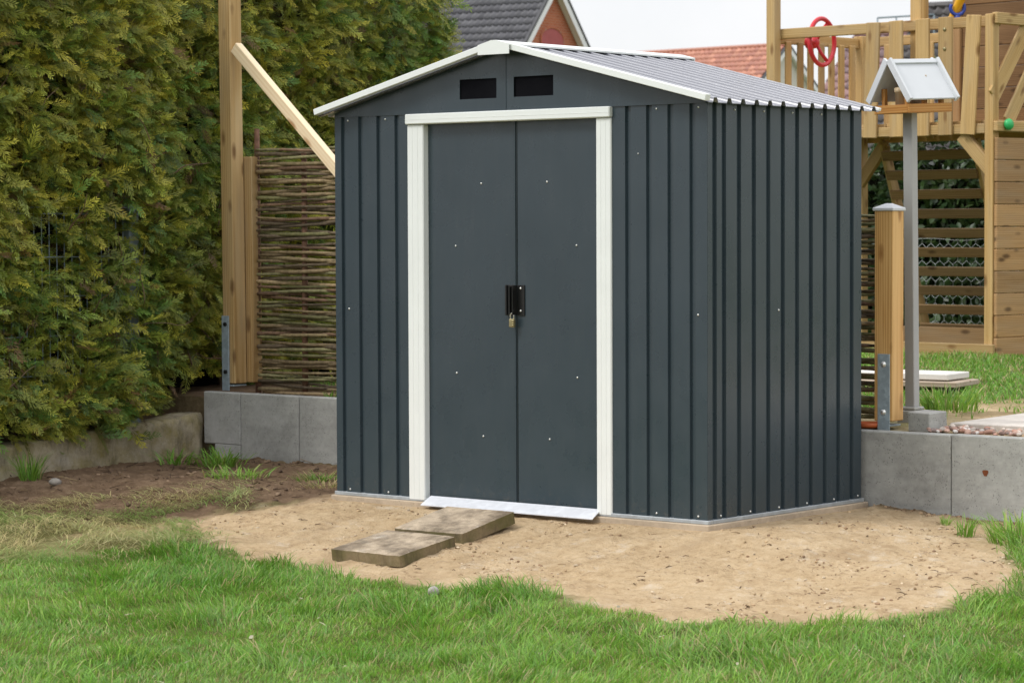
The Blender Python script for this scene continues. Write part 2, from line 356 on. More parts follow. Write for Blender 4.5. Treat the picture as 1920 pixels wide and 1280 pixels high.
HAY = [(-4.3, -0.80), (-3.5, -0.45), (-3.0, -0.05), (-2.5, 0.0), (-2.35, -0.30), (-2.3, -0.62), (-1.9, -0.80), (-1.55, -1.02), (-1.75, -1.15), (-1.9, -1.5), (-2.2, -2.0), (-3.0, -2.3), (-4.3, -3.0)]
def axis(lo, hi, step, far_lo, far_hi):
    a = list(np.arange(lo, hi + 1e-6, step)); s = step; x = hi
    while x < far_hi: s *= 1.35; x = min(x + s, far_hi); a.append(x)
    s = step; x = lo
    while x > far_lo: s *= 1.35; x = max(x - s, far_lo); a.insert(0, x)
    return np.array(a)
def sheet(name, xs, ys, zf, masks, mat):
    X, Y = np.meshgrid(xs, ys); Z = zf(X, Y); V = np.stack([X, Y, Z], -1).reshape(-1, 3); nx = len(xs); ny = len(ys)
    i = np.arange(nx * ny).reshape(ny, nx); q = np.stack([i[:-1, :-1], i[:-1, 1:], i[1:, 1:], i[1:, :-1]], -1).reshape(-1, 4)
    me = big_mesh(V, q, smooth=True)
    set_tint(me, np.stack([m(X, Y).ravel() for m in masks], -1), 'mask')
    return tag(link(name, me, mat), kind='structure')
def blur_mask(poly, X, Y, w=0.05, seed=3):
    jx = fbm(X * 4, Y * 4, seed) * 0.22 + fbm(X * 17, Y * 17, seed + 5) * 0.07; jy = fbm(X * 4, Y * 4, seed + 9) * 0.22 + fbm(X * 17, Y * 17, seed + 15) * 0.07
    r = 0
    for dx, dy in ((0, 0), (w, 0), (-w, 0), (0, w), (0, -w)): r = r + inside(X + jx + dx, Y + jy + dy, poly) * 0.2
    return r
def gz(X, Y):
    X = np.asarray(X, float); Y = np.asarray(Y, float)
    z = gz0(X, Y); near = np.exp(-np.maximum(0, np.hypot(np.maximum(0, np.abs(X + 1.0) - 1.0), np.maximum(0, -Y)) - 0.02) / 0.1)
    far = np.clip((np.hypot(X, Y) - 6) / 20, 0, 1)
    amp = (1 - 0.85 * near)
    z = z - 0.022 * np.exp(-((X + 0.95) / 0.35) ** 2 - ((Y + 0.98) / 0.16) ** 2)
    z = z + amp * (0.040 * fbm(X * 2.2, Y * 2.2, 1) + 0.032 * fbm(X * 7, Y * 7, 2) + 0.040 * np.abs(fbm(X * 15, Y * 15, 5)) + 0.016 * fbm(X * 40, Y * 40, 8))
    d = inside(X, Y, DIRT); z = z + d * (0.035 * np.abs(fbm(X * 9, Y * 9, 21)) + 0.018 * np.abs(fbm(X * 26, Y * 26, 22)))
    # soil heaped against the right wall
    z = z + 0.02 * np.exp(-((Y - 1.2) / 0.10) ** 2) * (X > 0.05) * (0.5 + fbm(X * 6, Y * 6, 31) * 2)
    return z
t = NT('garden_ground'); a = t.attr('mask'); sep = t.new('ShaderNodeSeparateColor'); t.l.new(a.outputs['Color'], sep.inputs['Color'])
v = t.coord((1, 1, 1), rnd=False)
n1 = t.noise(v, 3.0, 7, 0.65); n2 = t.noise(v, 24, 6, 0.7); n3 = t.noise(v, 120, 4, 0.7)
sf = t.math('ADD', t.math('MULTIPLY', n1, 0.42), t.math('ADD', t.math('MULTIPLY', n2, 0.36), t.math('MULTIPLY', n3, 0.22)))
sand = t.ramp(sf, [(0.33, (0.30, 0.205, 0.110)), (0.46, (0.50, 0.365, 0.215)), (0.56, (0.575, 0.435, 0.27)), (0.68, (0.66, 0.54, 0.38))])
pale = t.ramp(t.noise(v, 7, 6, 0.75), [(0.57, 0.0), (0.70, 0.75)]); sand = t.mix(pale, sand, (0.64, 0.55, 0.43))
damp = t.ramp(t.noise(v, 2.1, 6, 0.7, 0.6), [(0.50, 0.0), (0.66, 0.62)]); sand = t.mix(damp, sand, (0.37, 0.26, 0.15))
cl = t.ramp(t.noise(v, 5.5, 5, 0.7), [(0.48, 0.0), (0.66, 1.0)]); speck = t.math('MULTIPLY', cl, t.ramp(t.noise(t.coord((1, 1.8, 1), rnd=False), 30, 5, 0.7), [(0.53, 0.0), (0.62, 0.85)])); sand = t.mix(speck, sand, (0.19, 0.115, 0.06))
dirt = t.ramp(sf, [(0.34, (0.080, 0.050, 0.030)), (0.5, (0.165, 0.108, 0.066)), (0.66, (0.28, 0.195, 0.125))])
soil = t.ramp(sf, [(0.35, (0.06, 0.085, 0.02)), (0.55, (0.13, 0.16, 0.04)), (0.7, (0.24, 0.23, 0.09))])
b = t.mix(sep.outputs[0], soil, sand); b = t.mix(sep.outputs[1], b, dirt)
t.bump(t.math('ADD', t.math('MULTIPLY', n2, 0.6), t.math('MULTIPLY', n3, 0.4)), 1.0, 0.02)
M['ground'] = t.set(b, 0.95, 0, 0.15)
sheet('garden_ground', axis(-4.2, 3.2, 0.022, -4.22, 400), axis(-4.2, 1.215, 0.022, -400, 1.22), gz,
      [lambda X, Y: np.clip(blur_mask(SAND, X, Y) + 0.25 * blur_mask(HAY, X, Y, 0.1, 33), 0, 1), lambda X, Y: np.clip(blur_mask(DIRT, X, Y, 0.08, 40) + 0.75 * np.exp(-((Y - 1.2) / 0.06) ** 2) * (X > 0.0), 0, 1), lambda X, Y: 0 * X], M['ground'])
# upper garden behind the low walls
TS = [(-0.9, 1.2), (2.6, 1.2), (2.6, 4.3), (0.2, 4.6), (-0.4, 3.9), (-0.75, 3.0), (-0.6, 2.2), (-0.9, 1.9)]
def tz(X, Y):
    X = np.asarray(X, float); Y = np.asarray(Y, float)
    near = np.clip((Y - 1.2) / 0.35, 0, 1)
    return np.where(Y < 1.2565, -0.3, 0.0) + np.where(Y < 1.2565, 0.0, 1.0) * (0.292 + near * (0.02 + 0.05 * fbm(X * 2, Y * 2, 61) + 0.015 * fbm(X * 11, Y * 11, 62)))
sheet('upper_ground', axis(-6, 4, 0.05, -500, 500), np.concatenate([[1.2562, 1.2568], axis(1.3, 12, 0.05, 1.29, 600)]), tz,
      [lambda X, Y: blur_mask(TS, X, Y, 0.12, 70) * np.clip(0.72 + 1.6 * fbm(X * 2.6, Y * 2.6, 77), 0, 1), lambda X, Y: np.clip(blur_mask([(-7, 1.2), (-2.2, 1.2), (-2.2, 2.2), (-7, 2.2)], X, Y, 0.1, 71), 0, 1), lambda X, Y: 0 * X], M['ground'])
sheet('hedge_ground', np.array([-500, -100, -30, -12, -7, -5, -4.7, -4.45, -4.31, -4.2]), np.array([-400, -100, -30, -10, -5, -2, -1, -0.5, 0, 0.5, 1.0, 1.255]), lambda X, Y: 0.19 - 0.085 * np.clip((1.2 - Y) / 1.3, 0, 1.6) - 0.05 * (X > -4.3) + 0.12 * np.clip((-4.35 - X) / 0.5, 0, 1),
      [lambda X, Y: 0 * X, lambda X, Y: 0 * X + 1, lambda X, Y: 0 * X], M['ground'])

# ------------------------------------------------------------------ the shed
HW = 1.70
shed = thing('garden_shed', 'anthracite metal garden shed with white trim and closed double doors standing on sand', 'shed', (-1.025, 0.574, 0.0))
def corr(name, a0, a1, grooves, place, z0, z1, depth=0.013):
    """corrugated sheet from a0 to a1; place(a, d, z) gives the point d metres behind the face"""
    pr = [(a0, 0.0)]
    for g0, g1 in grooves: pr += [(g0, 0.0), (g0 + 0.004, depth), (g1 - 0.004, depth), (g1, 0.0)]
    pr.append((a1, 0.0)); n = len(pr); vs = []
    for z in (z0, z1):
        for off in (0.0, 0.002):
            for a, d in pr: vs.append(place(a, d + off, z))
    f = []
    for i in range(n - 1):
        f += [(i, i + 1, 2 * n + i + 1, 2 * n + i), (n + i + 1, n + i, 3 * n + i, 3 * n + i + 1), (i + 1, i, n + i, n + i + 1), (2 * n + i, 2 * n + i + 1, 3 * n + i + 1, 3 * n + i)]
    f += [(0, 2 * n, 3 * n, n), (n - 1, 2 * n - 1, 4 * n - 1, 3 * n - 1)]
    me = mesh(vs, f); bm = bmesh.new(); bm.from_mesh(me); bmesh.ops.recalc_face_normals(bm, faces=bm.faces[:]); bm.to_mesh(me); bm.free()
    return link(name, me, M['shed'], shed)
fp = lambda a, d, z: (a, d, z)
corr('front_panel', -2.05, -1.590, [(-2.012, -1.986), (-1.907, -1.877), (-1.797, -1.767), (-1.689, -1.659)], fp, 0.018, HW)
corr('front_panel', -0.497, -0.0005, [(-0.414, -0.384), (-0.306, -0.276), (-0.198, -0.168), (-0.088, -0.058)], fp, 0.018, HW)
gr = [(y - 0.028, y + 0.003) for y in (0.062, 0.128, 0.234, 0.340, 0.445, 0.552, 0.659, 0.764, 0.871, 0.977, 1.083)]
corr('side_panel', 0.0015, 1.148, gr[1:] if False else gr, lambda a, d, z: (-d, a, z), 0.018, HW)
corr('side_panel', 0.0015, 1.148, gr, lambda a, d, z: (-2.05 + d, a, z), 0.018, HW)
corr('back_panel', -2.048, -0.002, [(-2.0 + 0.105 * i, -1.97 + 0.105 * i) for i in range(19)], lambda a, d, z: (a, 1.148 - d, z), 0.018, HW)
def zr(x): return 1.693 + 0.245 * (1.09 - abs(x + 1.04))   # underside of the roof sheet
def gable(name, x0, x1, hole, yf, s):
    """gable sheet with a rectangular opening; strips between its columns"""
    zb = HW - 0.004; cols = sorted([x0, x1, hole[0], hole[1]]); vs = []; fs = []
    def quad(xa, xb, za0, za1, zb0, zb1):
        b = len(vs)
        for yy in (yf, yf + s * 0.003): vs.extend([(xa, yy, za0), (xb, yy, zb0), (xb, yy, zb1), (xa, yy, za1)])
        fs.extend([(b, b + 1, b + 2, b + 3), (b + 7, b + 6, b + 5, b + 4), (b, b + 4, b + 5, b + 1), (b + 3, b + 2, b + 6, b + 7), (b, b + 3, b + 7, b + 4), (b + 1, b + 5, b + 6, b + 2)])
    for xa, xb in zip(cols, cols[1:]):
        if abs(xa - hole[0]) < 1e-6:
            quad(xa, xb, zb, hole[2], zb, hole[2]); quad(xa, xb, hole[3], zr(xa), hole[3], zr(xb))
        else: quad(xa, xb, zb, zr(xa), zb, zr(xb))
    return link(name, mesh(vs, fs), M['shed'], shed)
gp = gable('gable_panel', -2.046, -1.049, (-1.305, -1.098, 1.752, 1.837), -0.004, 1)
gp2 = gable('gable_panel', -1.045, -0.004, (-1.001, -0.786, 1.753, 1.838), -0.006, 1)
gable('gable_panel', -2.046, -0.004, (-1.305, -1.298, 1.752, 1.757), 1.152, -1)
for g, (x0, x1) in ((gp, (-1.310, -1.093)), (gp2, (-1.006, -0.781))):
    m = MB(); m.box(x0, x1, 0.003, 0.009, 1.746, 1.843, 0)
    m.build('vent', M['dark'], g)
m = MB(); m.box(-1.052, -1.042, -0.0085, -0.0065, 1.70, 1.955, 0.0008); m.build('gable_seam', M['shed'], shed)
# rails, foundation, ramp
m = MB(); m.box(-2.058, 0.009, -0.009, 0.03, 0.002, 0.0175, 0.002); m.box(-0.03, 0.010, 0.0305, 1.158, 0.002, 0.0175, 0.002); m.box(-2.059, -2.02, 0.0305, 1.158, 0.002, 0.0175, 0.002)
m.build('base_rail', M['galv'], shed)
m = MB(); m.box(-2.068, 0.022, -0.024, 1.175, -0.16, 0.0015, 0.004); m.build('base_slab', M['foundation'], shed)
m = MB(); m.add([(-1.497, 0.012, 0.028), (-0.552, 0.012, 0.028), (-0.528, -0.078, -0.003), (-1.478, -0.078, -0.003), (-1.497, 0.012, 0.0245), (-0.552, 0.012, 0.0245), (-0.528, -0.078, -0.0068), (-1.478, -0.078, -0.0068)],
        [(0, 3, 2, 1), (4, 5, 6, 7), (0, 1, 5, 4), (3, 7, 6, 2), (0, 4, 7, 3), (1, 2, 6, 5)]); m.build('door_ramp', M['alu'], shed)
# door frame and doors
for x0, x1 in ((-1.607, -1.513), (-0.559, -0.481)):
    m = MB(); m.box(x0, x1, -0.010, 0.030, 0.006, 1.6505, 0.004)
    for k in (0.33, 0.66): m.box(x0 + (x1 - x0) * k - 0.0012, x0 + (x1 - x0) * k + 0.0012, -0.0112, -0.0095, 0.012, 1.646, 0.0004)
    m.build('door_jamb', M['white'], shed)
m = MB(); m.box(-1.610, -0.479, -0.022, 0.028, 1.652, 1.697, 0.004); m.box(-1.609, -0.480, -0.023, -0.0215, 1.672, 1.6735, 0.0003); m.build('door_header', M['white'], shed)
def scr(p, n, parent, r=0.0045):
    m = MB(); m.lathe([(r, -0.001), (r, 0.0015), (r * 0.8, 0.0035), (r * 0.35, 0.0045)], 10, Matrix.Translation(p) @ Vector(n).to_track_quat('Z', 'Y').to_matrix().to_4x4()); return m.build('screw', M['screw'], parent, True)
def door(x0, x1, y, folds):
    m = MB(); m.box(x0, x1, y, y + 0.014, 0.022, 1.655, 0.003)
    d = m.build('door', M['shed'], shed); return d
dl = door(-1.520, -1.0125, 0.024, 0); dr = door(-1.0085, -0.545, 0.0225, 0)
m = MB(); m.box(-1.0175, -1.0130, 0.0150, 0.0235, 0.024, 1.652, 0.001); m.build('door_edge', M['shed'], dl)
for x, z in ((-1.202, 1.390), (-1.349, 1.122), (-1.346, 0.571), (-1.196, 0.302)): scr((x - 0.006, 0.0238, z), (0, -1, 0), dl)
for x, z in ((-0.837, 1.392), (-0.680, 1.125), (-0.677, 0.572), (-0.827, 0.306)): scr((x - 0.006, 0.0223, z), (0, -1, 0), dr)
m = MB(); m.box(-1.066, -1.0205, 0.0165, 0.0215, 0.826, 0.956, 0.001); m.box(-1.0285, -1.0245, -0.012, 0.0165, 0.832, 0.950, 0.001); m.box(-1.066, -1.058, 0.008, 0.0165, 0.826, 0.956, 0.001); hl = m.build('handle', M['handle'], dl)
m = MB(); m.box(-1.0045, -0.966, 0.0165, 0.0215, 0.826, 0.956, 0.001); m.box(-1.0085, -1.0048, -0.016, 0.0165, 0.828, 0.954, 0.001); hr = m.build('handle', M['handle'], dr)
for z in (0.942, 0.846): scr((-0.985, 0.0163, z), (0, -1, 0), hr, 0.005)
for x, z in ((-1.997, 0.840), (-1.998, 1.680), (-1.772, 1.680), (-1.998, 0.030), (-1.766, 0.030)): scr((x + 0.03, -0.0003, z), (0, -1, 0), shed)
for x, z in ((-0.080 + 0.035, 0.846), (-0.272 + 0.02, 1.680), (-0.072 + 0.03, 1.680), (-0.255, 0.032), (-0.045, 0.032), (-0.345, 1.50)): scr((x, -0.0003, z), (0, -1, 0), shed, 0.0045 if z != 1.5 else 0.003)
for y, z in ((0.507, 0.853), (0.09, 0.030), (0.30, 0.030), (0.51, 0.030), (0.72, 0.030), (0.93, 0.030), (1.12, 0.030), (0.19, 1.675), (0.40, 1.675), (0.61, 1.675), (0.83, 1.675)): scr((0.0003, y, z), (1, 0, 0), shed)
# roof: ribbed sheets, white rake trims and ridge cap
def roof_sheet(s):
    y0, y1 = -0.055, 1.215; pr = [(y0, 0.0)]; y = y0 + 0.050; k = 0
    while y < y1 - 0.03:
        pr += [(y - 0.0200, 0.0), (y - 0.0190, 0.0008), (y - 0.0125, 0.0150)] + [(y - 0.0075 - 0.0050 * math.cos(a), 0.0158 + 0.0042 * math.sin(a)) for a in (0.15, 0.5, 0.85, 1.2, 1.57)] + [(y + 0.007, 0.0200), (y + 0.0105, 0.0185), (y + 0.018, 0.0)]
        y += 0.0965 + (0.024 if k == 5 else 0.0); k += 1
    pr.append((y1, 0.0)); n = len(pr); vs = []; fs = []
    N = 6
    for off in (0.003, 0.0):
        for k in range(N + 1):
            x = -1.04 + s * (1.085 if s > 0 else 1.060) * k / N
            if k == 0: x = -1.04 + s * 0.004
            for yy, h in pr: vs.append((x, yy, zr(x) + off + h))
    B = (N + 1) * n
    for k in range(N):
        for i in range(n - 1):
            a = k * n + i; fs += [(a, a + 1, a + n + 1, a + n), (B + a, B + a + n, B + a + n + 1, B + a + 1)]
    for i in range(n - 1): a = N * n + i; fs.append((a, a + 1, B + a + 1, B + a))
    me = mesh(vs, fs); bm = bmesh.new(); bm.from_mesh(me); bmesh.ops.recalc_face_normals(bm, faces=bm.faces[:]); bm.to_mesh(me); bm.free()
    smooth_by_angle(me, 50)
    return link('roof_panel', me, M['shed_roof'], shed)
roof_sheet(1); roof_sheet(-1)
for yc in (-0.062, 1.222):
    for s in (-1, 1):
        p0 = Vector((-1.04 + s * 0.075, yc, zr(-0.965) + 0.020)); xe = 1.088 if s > 0 else 1.066; p1 = Vector((-1.04 + s * xe, yc, zr(-1.04 + xe) + 0.020))
        Mx = frame(p0, p1, (0, -1, 0)); L = (p1 - p0).length
        Mx.translation.z -= 0.009 if yc > 0 else 0.0; link('rake_trim', box_mesh(0.027 if yc < 0 else 0.014, 0.034 if yc < 0 else 0.02, L, 0.002), M['white'], shed, Mx)
m = MB(); ca, cz = -1.042, 1.9905
prof = [(-0.086, -0.0255), (-0.086, -0.018), (-0.012, 0.0), (0.012, 0.0), (0.086, -0.018), (0.086, -0.0255)]
vs = []; 
for yy in (-0.088, 1.245):
    for off in (0.0, -0.003):
        for k, (a, b2) in enumerate(prof): vs.append((ca + a * (1 + off * 8), yy, cz + b2 + (off if k not in (0, 5) else 0)))
n = 6; fs = []
for i in range(5): fs += [(i, i + 1, 2 * n + i + 1, 2 * n + i), (n + i, 3 * n + i, 3 * n + i + 1, n + i + 1), (i, n + i, n + i + 1, i + 1), (2 * n + i, 2 * n + i + 1, 3 * n + i + 1, 3 * n + i)]
fs += [(0, 2 * n, 3 * n, n), (5, n + 5, 3 * n + 5, 2 * n + 5)]
m.add(vs, fs)
for yy in (-0.0885, 1.2425):
    pv = [(ca - 0.086, -0.060), (ca + 0.086, -0.060), (ca + 0.0862, -0.018), (ca + 0.012, 0.0), (ca - 0.012, 0.0), (ca - 0.0862, -0.018)]
    vs = [(x, yy - 0.003, cz + z) for x, z in pv] + [(x, yy, cz + z) for x, z in pv]
    m.add(vs, [(0, 1, 2, 3, 4, 5), (11, 10, 9, 8, 7, 6)] + [(i, i + 6, (i + 1) % 6 + 6, (i + 1) % 6) for i in range(6)])
m.build('ridge_cap', M['white'], shed)
# padlock
pk = thing('padlock', 'small brass combination padlock hanging from the black handles of the shed doors', 'padlock', (-1.0165, -0.004, 0.776))
m = MB(); m.box(-1.0305, -1.0025, -0.011, 0.004, 0.776, 0.812, 0.003); m.build('lock_body', M['brass'], pk)
m = MB(); m.tube([(-1.026, -0.004, 0.808)] + [(-1.0165 - 0.0095 * math.cos(a), -0.004, 0.826 + 0.010 * math.sin(a)) for a in np.linspace(0, math.pi, 9)] + [(-1.007, -0.004, 0.808)], 0.0026, 8); m.build('shackle', M['screw'], pk, True)
for k in range(3):
    m = MB(); m.lathe([(0.0055, -0.003), (0.0062, 0), (0.0055, 0.003)], 12, Matrix.Translation((-1.0075, -0.0095, 0.785 + k * 0.009))); m.build('number_dial', M['brass'], pk, True)

# ------------------------------------------------------------------ low walls
def lblock(x0, x1, ztop, label, notch=False):
    m = MB(); y0, y1 = 1.200, 1.255; zb = -0.22
    if notch:
        m.box(x0, x1, y0, y1, 0.055, ztop, 0.006); m.box(x0 + 0.085, x1, y0 + 0.0, y1, zb, 0.0549, 0.003)
    else: m.box(x0, x1, y0, y1, zb, ztop, 0.006)
    o = m.build('retaining_block', M['block']); return tag(o, label, 'concrete block', 'concrete retaining blocks')
lblock(-4.165, -3.889, 0.333, 'grey concrete retaining block with a square notch at its foot, below the tall post', True)
lblock(-3.885, -3.458, 0.333, 'grey concrete retaining block below the wattle fence, between two joints')
lblock(-3.454, -2.99, 0.333, 'pale streaked concrete retaining block running behind the shed\'s left edge')
lblock(-0.075, 0.414, 0.310, 'grey concrete retaining block under the capped gate post, against the shed\'s right edge')
lblock(0.4175, 0.86, 0.312, 'grey concrete retaining block with a rust spot at the far right')
lblock(0.8635, 1.31, 0.312, 'concrete retaining block at the outer right, mostly beyond the photo edge')
rb = [o for o in col.objects if o.get('label', '').startswith('grey concrete retaining block with a rust')][0]
m = MB(); m.add([(0.585 + 0.013 * math.cos(a) * (1 + .3 * math.sin(3 * a)), 1.1988, 0.155 + 0.017 * math.sin(a) * (1 + .25 * math.cos(2 * a))) for a in np.linspace(0, 2 * math.pi, 15)[:-1]], [tuple(range(14))]); m.build('rust_spot', M['rust'], rb)
# old cast wall below the hedge
ys = np.arange(-7.0, 1.196, 0.03); prof = [(-4.32, -0.3), (-4.32, 0.0), (-4.30, 0.0), (-4.26, 0.0), (-4.22, 0.0), (-4.175, -0.002), (-4.163, -0.012)] + [(-4.160, -0.012 - 0.022 * k) for k in range(1, 17)]
V = []; 
for y in ys:
    top = 0.215 - 0.085 * np.clip((1.2 - y) / 1.3, 0, 1.6) + 0.03 * float(fbm(np.array(y * 2.1), np.array(0.3), 91))
    for k, (x, z) in enumerate(prof):
        zz = top + z if k not in (0,) else -0.3
        V.append((x + 0.018 * float(fbm(np.array(y * 5), np.array(zz * 6 + k * .1), 92)) + 0.022 * float(fbm(np.array(y * 18), np.array(zz * 18), 93)), y, zz + 0.012 * float(fbm(np.array(y * 11), np.array(k * 1.0), 94))))
n = len(prof); ny = len(ys); F = [(i * n + k, i * n + k + 1, (i + 1) * n + k + 1, (i + 1) * n + k) for i in range(ny - 1) for k in range(n - 1)] + [tuple((ny - 1) * n + k for k in range(n))]
me = mesh(V, F, True); bm = bmesh.new(); bm.from_mesh(me); bmesh.ops.recalc_face_normals(bm, faces=bm.faces[:]); bm.to_mesh(me); bm.free()
tag(link('old_wall', me, M['oldwall']), 'low weathered mossy concrete wall along the foot of the conifer hedge', 'wall')

# ------------------------------------------------------------------ stepping slabs
def slab(c, sx, sy, th, tilt, rz, label, seed):
    bm = bmesh.new(); bmesh.ops.create_grid(bm, x_segments=28, y_segments=24, size=0.5)
    top = [(v.co.x, v.co.y) for v in bm.verts]; bm.free()
    nx, ny = 28, 24; V = []; F = []
    g = np.linspace(-0.5, 0.5, nx + 1); h = np.linspace(-0.5, 0.5, ny + 1); idx = {}
    for lev in (0, 1):
        for j, b2 in enumerate(h):
            for i, a in enumerate(g):
                X, Y = a * sx, b2 * sy; ed = min(0.5 - abs(a), 0.5 - abs(b2)); rn = float(fbm(np.array(X * 40), np.array(Y * 40), seed))
                jit = 0.006 * float(fbm(np.array(X * 14), np.array(Y * 14), seed + 3))
                if ed < 1e-6: X += jit; Y += jit * 0.7 + 0.004 * rn
                z = (0.0035 * rn - (0.006 if ed < 1e-6 else 0.0)) if lev == 0 else -th + 0.006 * rn
                idx[(lev, i, j)] = len(V); V.append((X, Y, z))
    for j in range(ny):
        for i in range(nx):
            F.append((idx[0, i, j], idx[0, i + 1, j], idx[0, i + 1, j + 1], idx[0, i, j + 1])); F.append((idx[1, i, j], idx[1, i, j + 1], idx[1, i + 1, j + 1], idx[1, i + 1, j]))
    for i in range(nx): F += [(idx[1, i, 0], idx[1, i + 1, 0], idx[0, i + 1, 0], idx[0, i, 0]), (idx[0, i, ny], idx[0, i + 1, ny], idx[1, i + 1, ny], idx[1, i, ny])]
    for j in range(ny): F += [(idx[0, 0, j], idx[0, 0, j + 1], idx[1, 0, j + 1], idx[1, 0, j]), (idx[1, nx, j], idx[1, nx, j + 1], idx[0, nx, j + 1], idx[0, nx, j])]
    Mx = Matrix.Translation(c) @ Matrix.Rotation(rz, 4, 'Z') @ Matrix.Rotation(tilt, 4, 'X')
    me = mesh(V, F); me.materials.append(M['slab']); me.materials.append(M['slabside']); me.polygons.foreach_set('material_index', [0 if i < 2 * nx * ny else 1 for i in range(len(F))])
    return tag(link('stepping_slab', me, None, None, Mx), label, 'concrete slab', 'worn slabs leading to the door')
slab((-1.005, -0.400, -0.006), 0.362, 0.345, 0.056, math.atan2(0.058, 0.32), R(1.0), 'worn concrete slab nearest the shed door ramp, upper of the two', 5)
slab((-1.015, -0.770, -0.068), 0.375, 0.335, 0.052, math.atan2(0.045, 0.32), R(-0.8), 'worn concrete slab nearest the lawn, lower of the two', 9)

# ------------------------------------------------------------------ left: tall post, brace, wattle fence
ps = thing('tall_post', 'tall treated timber post on a steel shoe in front of the conifer hedge', 'post', (-4.07, 1.36, 0.333))
beam('post_shaft', M['post'], ps, (-4.075, 1.352, 0.372), (-4.105, 1.352, 3.25), 0.088, 0.088)
beam('side_batten', M['post'], ps, (-4.040, 1.437, 0.375), (-4.046, 1.437, 1.585), 0.108, 0.07)
m = MB(); m.box(-4.122, -4.068, 1.298, 1.304, 0.333, 0.735, 0.002); m.box(-4.12, -4.04, 1.304, 1.40, 0.358, 0.366, 0.001); br = m.build('post_shoe', M['galv_dark'], ps)
for z in (0.69, 0.435): 
    mm = MB(); mm.lathe([(0.012, 0), (0.012, 0.008), (0.006, 0.010)], 6, Matrix.Translation((-4.092, 1.298, z)) @ Vector((0, -1, 0)).to_track_quat('Z', 'Y').to_matrix().to_4x4()); mm.build('bolt', M['handle'], br)
tag(beam('diagonal_brace', M['brace'], None, (-4.015, 1.318, 2.165), (-3.01, 1.318, 1.262), 0.062, 0.046, (0, -1, 0.0)), 'pale new timber brace slanting from the tall post down behind the shed', 'brace')
PAL = [(c[0] * 1.5, c[1] * 1.75, c[2] * 1.85) for c in [(0.15, 0.095, 0.05), (0.19, 0.125, 0.065), (0.13, 0.105, 0.045), (0.22, 0.14, 0.075), (0.10, 0.065, 0.04), (0.17, 0.135, 0.065), (0.14, 0.075, 0.045)]]
def wattle(label, x0, x1, yc, z0, z1, stakes, stake_top, step, seed, A=0.014):
    rr = random.Random(seed); t = thing('wattle_fence', label, 'wattle fence', ((x0 + x1) / 2, yc, z0), group='woven willow fences')
    sp = stakes[1] - stakes[0]; m = MB(); z = z0 + 0.012; k = 0
    while z < z1:
        a = x0 - rr.uniform(0.0, 0.02); 
        while a < x1 - 0.05:
            b2 = min(x1 + rr.uniform(0, .02), a + rr.uniform(0.8, 1.7)); nseg = max(6, int((b2 - a) / 0.035)); r0 = rr.uniform(0.0072, 0.0120); r1 = r0 * rr.uniform(0.6, 1.0)
            if rr.random() < 0.5: r0, r1 = r1, r0
            sl = rr.uniform(-0.012, 0.012); zo = rr.uniform(-0.006, 0.006); w1 = rr.uniform(0, 6); w2 = rr.uniform(3, 7); ph = math.pi * (k % 2); pts = []; rad = []
            for i in range(nseg + 1):
                x = a + (b2 - a) * i / nseg; y = yc + A * math.cos(math.pi * (x - stakes[0]) / sp + ph) + rr.uniform(-.0012, .0012)
                pts.append((x, y, z + zo + sl * (x - a) + 0.007 * math.sin(w1 + w2 * x) + rr.uniform(-.001, .001))); rad.append(r0 + (r1 - r0) * i / nseg)
            c = rr.choice(PAL); f = rr.uniform(0.75, 1.35); m.tube(pts, rad, 7, True, tuple(q * f for q in c))
            a = b2 - rr.uniform(0.0, 0.06)
        k += 1; z += step * rr.uniform(0.8, 1.25)
    m.build('weave', M['willow'], t, True)
    for i, sx in enumerate(stakes):
        mm = MB(); mm.tube([(sx, yc, z0 - 0.1), (sx + 0.004, yc, (z0 + z1) / 2), (sx, yc + 0.004, stake_top[i])], [0.017, 0.016, 0.015], 9, True, (0.17, 0.09, 0.055)); mm.build('stake', M['willow'], t, True)
    return t
wattle('brown woven wattle fence between the tall post and the left side of the shed', -3.975, -2.95, 1.455, 0.315, 1.635, [-4.005, -3.655, -3.305, -2.955], [1.735, 1.60, 1.63, 1.62], 0.0165, 3, 0.016)
wattle('narrow strip of woven wattle fence between the shed and the capped gate post', -0.62, -0.075, 1.45, 0.335, 1.245, [-0.60, -0.30, -0.09], [1.25, 1.24, 1.22], 0.019, 8, 0.017)

# ------------------------------------------------------------------ right: gate post, feeder, block, slab
gpst = thing('gate_post', 'short larch post with a grey metal cap and steel shoe on the low wall', 'post', (0.045, 1.375, 0.31))
beam('post_shaft', M['gatepost'], gpst, (0.0165, 1.348, 0.345), (0.0165, 1.348, 1.268), 0.095, 0.092)
m = MB(); a = 0.0535; m.box(0.0165 - a, 0.0165 + a, 1.348 - a, 1.348 + a, 1.2665, 1.281, 0.003); cx, cy = 0.0165, 1.348
m.add([(cx - a + .003, cy - a + .003, 1.281), (cx + a - .003, cy - a + .003, 1.281), (cx + a - .003, cy + a - .003, 1.281), (cx - a + .003, cy + a - .003, 1.281), (cx - .01, cy - .01, 1.300), (cx + .01, cy - .01, 1.300), (cx + .01, cy + .01, 1.300), (cx - .01, cy + .01, 1.300)],
      [(0, 1, 5, 4), (1, 2, 6, 5), (2, 3, 7, 6), (3, 0, 4, 7), (4, 5, 6, 7)]); m.build('post_cap', M['feeder'], gpst)
m = MB(); m.box(-0.010, 0.052, 1.296, 1.3015, 0.302, 0.640, 0.004); m.box(-0.010, 0.052, 1.302, 1.39, 0.322, 0.330, 0.001); br = m.build('post_shoe', M['galv_dark'], gpst)
